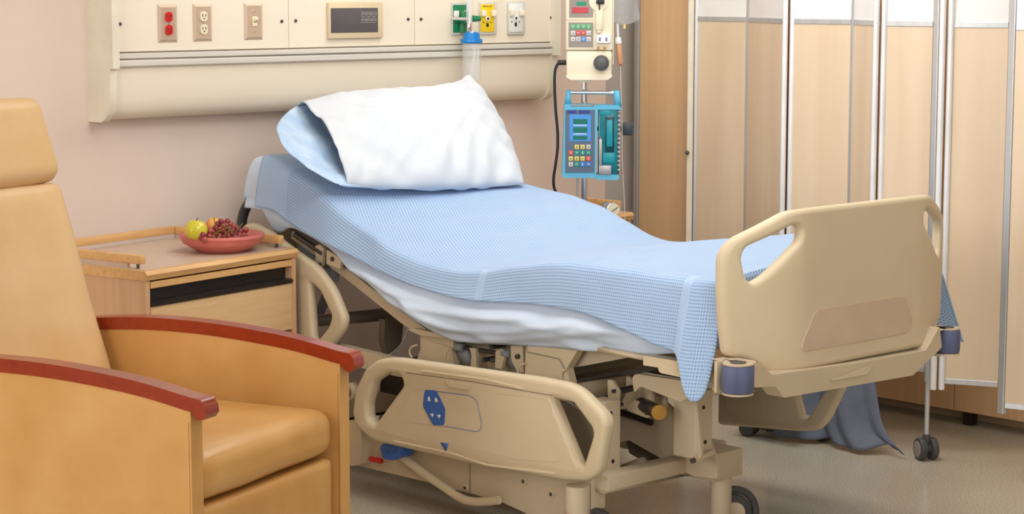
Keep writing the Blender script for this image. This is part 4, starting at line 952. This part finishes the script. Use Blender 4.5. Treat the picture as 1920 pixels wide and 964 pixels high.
# head siderail (near side)
hr = rail(4.30, [[(452, 445), (460, 421), (480, 417), (515, 438), (560, 472), (598, 497), (630, 540), (653, 597), (648, 620), (625, 650), (590, 680), (566, 660), (560, 520), (470, 470)],
                 [(587, 528), (606, 545), (628, 592), (622, 612), (600, 640), (594, 635)]], 0.036, 0.015, [0.035, 0.012], 'head_siderail')
# far siderail
fr = rail(5.30, [[(1352, 690), (1350, 796), (1500, 808), (1538, 806), (1556, 788), (1588, 722), (1592, 690)], [(1495, 715), (1499, 741), (1510, 783), (1519, 784), (1549, 736), (1560, 715)]], 0.036, 0.014, [0.02, 0.012])
xprism(5.28, [(1362, 735), (1440, 742), (1436, 783), (1362, 775)], -0.003, bedp, 'siderail_panel', fr, 0.001, 0.01)
# ---- head end
q = [at(0, 4.44, *p) for p in ((453, 440), (453, 415), (459, 392), (472, 374), (492, 362))]
q += [q[-1] + V(0.06, 0.02, 0.02), q[-1] + V(0.5, 0.02, 0.02), q[-1] + V(0.57, 0, 0), at(0, 4.44, 459, 392) + V(0.62, 0, 0)]
MB().tube(fillet(q, 0.04, 6, False), 0.0185, n=18).build('head_handle', greyr, bed)
MB().box((4.45, 5.90, 0.62), (5.05, 5.925, 0.90), 0.01).build('headboard', bedp, bed)
# ---- deck (back section strip along the near side and hardware)
lo = [(548, 432), (575, 449), (660, 512), (700, 543), (760, 590), (800, 618), (850, 640), (850, 652), (796, 634), (752, 606), (690, 556), (655, 528), (570, 464), (545, 447)]
xprism(4.36, lo, 0.03, bedm, 'back_deck', bed, 0.002)
for X_ in (4.55, 4.9): xprism(X_, lo, 0.03, bedd, 'back_deck_bar', bed, 0.002)
def deckplate(y0, y1, dz, th, nm):
    n = 14; a = []; b = []
    for k in range(n + 1):
        y = y0 + (y1 - y0) * k / n; z = min(z_near(y), z_far(y)) - dz; zc = float(np.interp(y, by, bz)); a.append(V(4.39, y, zc + 0.010)); b.append(V(4.39, y, zc - 0.002))
    MB().prism(a + b[::-1], (0.66, 0, 0), 0).build(nm, bedd, bed, smooth=False)
deckplate(5.85, 4.95, 0.17, 0.01, 'deck_panel'); deckplate(4.94, 4.45, 0.17, 0.01, 'deck_panel'); deckplate(4.44, 3.74, 0.17, 0.01, 'deck_panel')
xprism(4.33, [(612, 468), (641, 487), (637, 505), (612, 494)], 0.012, bedp, 'hinge_plate', bed, 0.002, .004)
c_ = at(0, 4.325, 622, 486); MB().cyl(c_, c_ + V(0.012, 0, 0), 0.008, n=14).build('bolt', dsteel, bed)
a, b = at(0, 4.345, 553, 440), at(0, 4.345, 606, 476); MB().cyl(a, b, 0.009, n=14).build('hinge_rod', dsteel, bed)
xprism(4.34, [(590, 462), (600, 458), (607, 466), (603, 500), (588, 505), (592, 480)], 0.012, bedm, 'hinge_bracket', bed, 0.002, .004)
xprism(4.37, [(553, 442), (568, 450), (600, 498), (630, 505), (626, 530), (608, 524), (560, 470)], 0.02, brk_b, 'lift_bracket', bed, 0.002, .004)
c_ = at(0, 4.33, 596, 497); MB().cyl(c_, c_ + V(0.012, 0, 0), 0.008, n=14).build('bolt', dsteel, bed)
xprism(4.60, [(588, 590), (606, 545), (612, 560), (600, 590)], 0.02, brk_b, 'lift_link', bed, 0.002)
# knee panels and brackets
xprism(4.37, [(788, 630), (846, 634), (850, 684), (780, 680), (788, 655)], 0.03, bedp, 'knee_panel', bed, 0.003)
xprism(4.34, [(763, 618), (775, 616), (846, 630), (846, 636), (788, 629)], 0.06, bedm, 'knee_panel_lip', bed, 0.001)
xprism(4.42, [(850, 634), (990, 646), (990, 705), (848, 690)], 0.02, bedp, 'hinge_backplate', bed, 0.003)
a, b = at(0, 4.38, 868, 652), at(0, 4.38, 948, 664); MB().cyl(a, b, 0.0068, n=14).build('hinge_rod', dsteel, bed)
for dx in (0, 92):
    a, b = at(0, 4.375, 851 + dx, 650 + dx * .13), at(0, 4.375, 869 + dx * 0.96, 652 + dx * .13); MB().cyl(a, b, 0.013, n=18, bev=.002).build('hinge_sleeve', brk_b, bed)
    xprism(4.38, [(853 + dx, 655 + dx * .12), (872 + dx, 652 + dx * .12), (884 + dx, 680 + dx * .12), (866 + dx, 682 + dx * .12)], 0.02, brk_b, 'hinge_link', bed, 0.002)
for p_ in ([(880, 652), (892, 653), (893, 690), (882, 690), (884, 668)], [(929, 658), (943, 655), (946, 668), (940, 692), (928, 690)], [(957, 646), (980, 648), (982, 700), (968, 695), (958, 672)]):
    xprism(4.365, p_, 0.012, bedp, 'hinge_bracket', bed, 0.002, .004)
for p_ in ((968, 669), (920, 651), (905, 675), (921, 676)):
    c_ = at(0, 4.355, *p_); MB().cyl(c_, c_ + V(0.06, 0, 0), 0.0078, n=14, bev=.001).build('bolt', dsteel, bed)
xprism(4.35, [(986, 644), (1086, 652), (1062, 692), (1070, 724), (1000, 718), (984, 700)], 0.03, bedp, 'thigh_panel', bed, 0.003)
MB().tube(xp(4.345, [(987, 646), (988, 660), (1048, 673), (1060, 695)]), 0.0012, n=6).build('groove', bedd, bed)
xprism(4.40, [(1082, 652), (1210, 664), (1150, 676), (1062, 692)], 0.02, bedm, 'thigh_gusset', bed, 0.002)
for pts in ([(782, 647), (770, 651), (767, 662), (773, 671)], [(843, 656), (836, 660), (834, 675)], [(986, 682), (975, 684), (971, 698)], [(1062, 693), (1053, 697), (1052, 715)]):
    MB().tube(fillet(xp(4.345, pts), 0.01, 4, False), 0.0035, n=10).build('hook', bedp, bed)
# foot section frame
xprism(4.30, [(1206, 667), (1292, 681), (1292, 699), (1206, 685)], 0.05, bedp, 'foot_frame', bed, 0.004, .003)
xprism(4.31, [(1120, 652), (1207, 668), (1206, 676), (1120, 659)], 0.04, bedm, 'foot_frame_strip', bed, 0.002)
xprism(4.295, [(1233, 688), (1286, 699), (1286, 710), (1236, 699)], 0.03, bedp, 'slot_plate', bed, 0.003, .008)
xprism(4.40, [(1330, 680), (1360, 682), (1360, 738), (1336, 742)], 0.03, bedm, 'corner_plate', bed, 0.003)
xprism(4.42, [(1185, 708), (1192, 701), (1292, 716), (1296, 744), (1275, 754), (1200, 724), (1189, 738)], 0.012, bedm, 'foot_link', bed, 0.002, .012)
yprism(4.36, [(1066, 714), (1214, 688), (1238, 692), (1150, 712), (1066, 726)], 0.06, dsteel, 'crossbeam_channel', bed, 0.002)
yprism(4.34, [(1066, 724), (1180, 704), (1180, 732), (1066, 757)], 0.03, bedm, 'crossbeam', bed, 0.002)
for X_, p_ in ((4.40, [(1139, 712), (1147, 713), (1160, 734), (1158, 750), (1147, 790), (1132, 790), (1140, 745)]), (4.52, [(1174, 706), (1180, 706), (1193, 723), (1192, 741), (1172, 768), (1160, 766), (1174, 738)])):
    xprism(X_, p_, 0.010, bedp, 'lift_plate', bed, 0.002, .006)
for X_, p_ in ((4.39, (1149, 734)), (4.39, (1158, 760)), (4.51, (1183, 728))):
    c_ = at(0, X_, *p_); MB().cyl(c_, c_ + V(0.02, 0, 0), 0.006, n=12).build('bolt', dsteel, bed)
a, b = at(1, 4.20, 1160, 734), at(1, 4.20, 1185, 728); MB().cyl(a, b, 0.010, n=14).build('pivot_pin', dsteel, bed)
xprism(4.46, [(1172, 764), (1190, 750), (1218, 764), (1222, 776), (1215, 785), (1180, 772)], 0.012, bedm, 'link_arm', bed, 0.002, .008)
xprism(4.50, [(1207, 727), (1223, 733), (1223, 772), (1207, 764)], 0.012, bedp, 'hanger_plate', bed, 0.002)
xprism(4.56, [(1236, 740), (1247, 744), (1247, 768), (1236, 766)], 0.012, bedp, 'hanger_plate', bed, 0.002)
c_ = at(0, 4.44, 1235, 773); cb_ = MB().cyl(c_, c_ + V(0.05, 0.12, 0), 0.021, n=24, bev=.003).build('actuator', dsteel, bed)
MB().cyl(c_ + V(-0.004, -0.006, 0), c_ + V(0.002, 0.003, 0), 0.0225, n=24, bev=.001).build('end_cap', brass, cb_)
c_ = at(0, 4.455, 1211, 774); MB().cyl(c_, c_ + V(0.02, 0, 0), 0.007, n=12).build('bolt', dsteel, bed)
MB().tube(fillet(xp(4.6, [(1120, 770), (1160, 772), (1200, 785), (1222, 793)]), 0.05, 4, False), 0.010, n=12).build('gas_spring', dark, bed)
# lift posts
def post(Y, x0, x1, y0, y1, dep, mt, holes):
    a = at(1, Y, x0, y0); b = at(1, Y, x1, y1)
    o = MB().box((a.x, Y, b.z), (b.x, Y + dep, a.z), 0.003).build('lift_post', mt, bed, smooth=False)
    for x, y in holes:
        c = at(1, Y, x, y); MB().cyl(c + V(0, -0.0015, 0), c + V(0, 0.003, 0), 0.0062, n=12).build('hole', black, o)
    return a, b
post(4.16, 1134, 1163, 755, 892, 0.07, bedm, ((1145, 775), (1149, 865)))
post(3.98, 1306, 1335, 735, 855, 0.09, bedm, ((1322, 829), (1319, 764)))
xprism(at(1, 3.98, 1306, 800).x, [(1306, 745), (1275, 750), (1275, 826), (1300, 868), (1310, 870), (1315, 852)], 0.01, bedm, 'lift_plate', bed, 0.001)
a = at(1, 3.975, 1299, 864); MB().cyl(a, a + V(0.085, 0, 0.012), 0.010, n=16, bev=.002).build('pivot_pin', bedp, bed)
a = at(1, 4.14, 1136, 900); MB().cyl(a, a + V(0.065, 0, 0.0), 0.009, n=16, bev=.002).build('pivot_pin', bedp, bed)
MB().cyl(at(1, 3.965, 1299, 864) + V(-0.004, 0, 0), at(1, 3.965, 1299, 864) + V(0.006, 0, 0), 0.008, n=14).build('bolt', dsteel, bed)
# ---- base
XB = 4.265
xprism(XB, [(650, 792), (760, 815), (880, 850), (1108, 884), (1108, 958), (1020, 985), (985, 962), (937, 940), (813, 907), (687, 877), (650, 868)], 0.06, bedm, 'base_cover', bed, 0.004)
MB().tube(xp(XB - .001, [(881, 870), (881, 926)]), 0.0012, n=6).build('seam', bedd, bed)
for p_ in ((981, 903), (1033, 927), (872, 915)):
    c_ = at(0, XB - 0.006, *p_); bo = MB().cyl(c_, c_ + V(0.007, 0, 0), 0.011, n=18, bev=.002).build('cap_screw', bedp, bed); MB().cyl(c_ + V(-0.002, 0, 0), c_ + V(0.001, 0, 0), 0.006, n=12).build('bolt', dsteel, bo)
YB = at(0, XB + 0.06, 1110, 900).y - 0.02
a = at(1, YB, 1106, 890); b = at(1, YB, 1134, 944); MB().box((at(1, YB, 1106, 920).x, YB, b.z), (at(1, YB, 1134, 920).x, YB + 0.14, a.z), 0.004).build('base_block', bedm, bed)
c_ = V(at(1, YB - 0.02, 1083, 930).x, YB - 0.02, 0); zt_ = at(1, YB, 1085, 905).z
MB().cyl((c_.x, c_.y, 0.085), (c_.x, c_.y, zt_), 0.036, n=30, bev=.004).build('caster_sleeve', bedm, bed)
MB().lathe([(0.037, 0), (0.0385, 0.002), (0.037, 0.004)], (c_.x, c_.y, at(1, YB, 1085, 957).z), 30).build('sleeve_band', mat('band_pink', (196, 150, 140), .5), bed)
yprism(4.12, [(1133, 903), (1243, 880), (1243, 903), (1133, 926)], 0.05, bedm, 'base_crossbar', bed, 0.003)
yprism(4.20, [(1133, 903), (1300, 868), (1300, 890), (1133, 926)], 0.05, bedm, 'base_crossbar', bed, 0.003)
xprism(4.62, [(1164, 872), (1200, 858), (1210, 868), (1164, 882)], 0.02, bedm, 'base_plate', bed, 0.002)
# scissor arms
xprism(4.62, [(1160, 700), (1230, 740), (1330, 830), (1345, 870), (1345, 898), (1300, 893), (1240, 860), (1180, 826), (1160, 830)], 0.014, bedm, 'lift_arm', bed, 0.002)
xprism(4.70, [(1170, 812), (1245, 838), (1300, 866), (1345, 878), (1342, 900), (1245, 888), (1180, 850)], 0.02, bedd, 'lift_arm', bed, 0.002)
xprism(4.30, [(1005, 770), (1060, 752), (1120, 790), (1120, 875), (1100, 880), (1040, 800)], 0.014, bedd, 'lift_arm', bed, 0.002)
# far foot block with caster
YK = 4.02
a = at(1, YK, 1339, 850); b = at(1, YK, 1393, 896); at_ = at(1, YK, 1366, 843)
zt2 = at(1, YK, 1366, 846).z; zb2 = at(1, YK, 1366, 898).z
MB().box((a.x, YK, zb2), (b.x, YK + 0.16, zt2), 0.006).build('base_block', bedm, bed)
MB().box((4.28, YK + 0.08, zb2 + 0.02), (a.x + .02, YK + 0.14, zt2 - 0.02), 0.004).build('base_beam', bedm, bed)
cc = V((a.x + b.x) / 2 + 0.012, YK + 0.04, 0)
MB().cyl((cc.x, cc.y, 0.05), (cc.x, cc.y, zb2 + .01), 0.033, n=30, bev=.003).build('caster_sleeve', bedm, bed)
def big_caster(x, y, ang, r=0.058):
    T = Matrix.Translation((x, y, 0)) @ Matrix.Rotation(ang, 4, 'Z')
    wv = MB().cyl(T @ V(0.02, -0.012, r), T @ V(0.02, 0.012, r), r, n=32, bev=.006).build('wheel', greyr, bed)
    MB().cyl(T @ V(0.02, -0.014, r), T @ V(0.02, 0.014, r), r * 0.6, n=24, bev=.002).build('wheel_hub', bedm, wv)
    arcp = [T @ V(0.02 + (r + 0.014) * math.cos(t), 0, r + (r + 0.014) * math.sin(t)) for t in np.linspace(-0.1, 2.1, 14)]
    MB().tube(arcp, 0.012, n=12).build('wheel_guard', greyr, bed)
big_caster(cc.x + 0.03, cc.y - 0.0, -0.55)
big_caster(c_.x + 0.03, c_.y, -0.4)
# head end casters and rear base
for x in (4.20, 4.86):
    MB().cyl((x, 5.62, 0.08), (x, 5.62, 0.22), 0.034, n=26, bev=.003).build('caster_sleeve', bedm, bed); big_caster(x + 0.03, 5.62, 0.5)
MB().box((4.16, 5.58, 0.16), (4.92, 5.66, 0.26), 0.006).build('base_block', bedm, bed)
MB().box((4.82, 4.16, 0.17), (4.88, 5.6, 0.25), 0.006).build('base_beam', bedm, bed)
MB().box((4.42, 4.55, 0.30), (4.95, 5.35, 0.40), 0.02).build('dark_void_box', dark, bed)  # dark box added in place of the shade in the void under the deck
MB().box((4.36, 4.5, 0.44), (5.04, 4.56, 0.48), 0.004).build('under_beam', bedd, bed)
# long upper frame beams
xprism(4.30, [(600, 640), (745, 676), (1000, 722), (1060, 735), (1060, 752), (745, 706), (600, 672)], 0.04, bedm, 'frame_beam', bed, 0.003)
xprism(4.96, [(780, 600), (1290, 690), (1290, 712), (780, 622)], 0.04, bedd, 'frame_beam', bed, 0.003)
yprism(5.55, [(600, 596), (742, 580), (742, 600), (600, 612)], 0.05, bedd, 'frame_crossbar', bed, 0.002)
yprism(5.3, [(722, 600), (758, 596), (752, 650), (728, 668), (720, 640)], 0.03, bedd, 'lift_bracket', bed, 0.003)
a = at(0, 4.30, 652, 735); MB().cyl(a, a + V(0.12, 0, 0), 0.030, n=26, bev=.004).build('motor', bedm, bed); MB().cyl(a + V(-0.01, 0, 0), a, 0.018, n=20).build('motor_cap', bedd, bed)
xprism(4.22, [(646, 790), (675, 785), (678, 832), (675, 872), (648, 875)], 0.08, bedm, 'side_box', bed, 0.006, .006)
# pedal and levers
m = MB(); m.tube(fillet(xp(4.238, [(748, 852), (790, 885), (868, 938), (900, 942), (935, 938)]), 0.06, 6, False), 0.0135, n=16); m.build('pedal_bar', bedp, bed)
pdl = xprism(4.20, [(712, 838), (722, 830), (756, 836), (752, 856), (736, 864), (718, 860)], 0.05, blue, 'pedal', bed, 0.006, .008)
for k in range(5): MB().tube(xp(4.199, [(724 + k * 5, 835), (718 + k * 6, 850)]), 0.0014, n=6).build('tread', bump_b, pdl)
m = MB(); m.cyl(at(0, 4.24, 694, 860), at(0, 4.24, 716, 865), 0.009, n=14, bev=.004); m.build('release_lever', redp, bed)
MB().tube(fillet(xp(4.4, [(715, 672), (740, 660), (758, 640), (768, 610)]), 0.04, 5, False), 0.003, n=8).build('cable', alu, bed)

# ================================================================== LINEN HAMPER with cloth, behind the foot of the bed
ca = at(2, 0, 1405, 816); cb2 = at(2, 0, 1545, 826)
hm = empty('linen_hamper', (5.95, 4.7, 0), 'low wheeled hamper behind the bed foot, mostly covered by a grey blue cloth', 'hamper')
for q, rr in ((ca, 0.030), (cb2, 0.040)): twin_caster(hm, q.x, q.y, rr, 0.25, greyr, hub=False)
twin_caster(hm, 6.03, 4.95, 0.03, 0.2, greyr, hub=False)
for x, y in ((ca.x, ca.y), (cb2.x, cb2.y), (6.03, 4.95)): MB().cyl((x, y, 0.07), (x, y, 0.60), 0.009, n=12).build('post', alu, hm)
MB().tube([(ca.x, ca.y, 0.6), (cb2.x, cb2.y, 0.6), (6.03, 4.95, 0.6)], 0.009, True, n=10).build('hoop', alu, hm)
MB().box((5.82, 4.66, 0.09), (6.03, 4.95, 0.105), 0.003).build('base_tray', alu, hm)
rows = []
for i in range(46):
    t = i / 45; z = 0.63 * (1 - t) + 0.004 * t; row = []
    for k in range(70):
        s_ = k / 69; fl = t ** 3
        y = 4.86 - s_ * (0.42 + 0.10 * fl); x = 5.90 + 0.08 * s_ + 0.022 * math.sin(s_ * 13 + t * 2) * (0.3 + t) + 0.012 * math.sin(s_ * 31) * t - 0.02 * fl * s_
        zz = z + (0.028 * max(0, math.sin(s_ * 16)) * s_ + 0.012) * (t > 0.9) * (t - 0.9) * 10
        if t > 0.78: y -= ((t - 0.78) / 0.22) ** 2 * 0.07 * s_ ** 1.5
        row.append(V(x, y, zz))
    rows.append(row)
m = MB(); m.grid(rows); o = m.build('hanging_cloth', coth, None, auto=False); md = o.modifiers.new('thick', 'SOLIDIFY'); md.thickness = 0.006
tag(o, 'grey blue hemmed cloth hanging to the floor behind the bed foot', 'cloth')

# ceiling lamps of the room
for i, (x, y) in enumerate(((3.6, 4.6), (3.6, 1.2), (6.6, 1.5), (0.5, 1.0))):
    t = empty('ceiling_light', (x, y, HC - 0.03), ('recessed white ceiling light panel above the bed', 'recessed white ceiling light panel in the middle of the room', 'recessed white ceiling light panel by the right wall', 'recessed white ceiling light panel behind the camera')[i], 'ceiling light', 'ceiling lights')
    MB().box((x - 0.6, y - 0.3, HC - 0.03), (x + 0.6, y + 0.3, HC), 0.004).build('light_frame', alu, t)
    MB().box((x - 0.57, y - 0.27, HC - 0.034), (x + 0.57, y + 0.27, HC - 0.029), 0.001).build('diffuser', mat('lit_diffuser', (255, 250, 240), .5, emit=1.5) if 'lit_diffuser' not in MATS else MATS['lit_diffuser'], t)
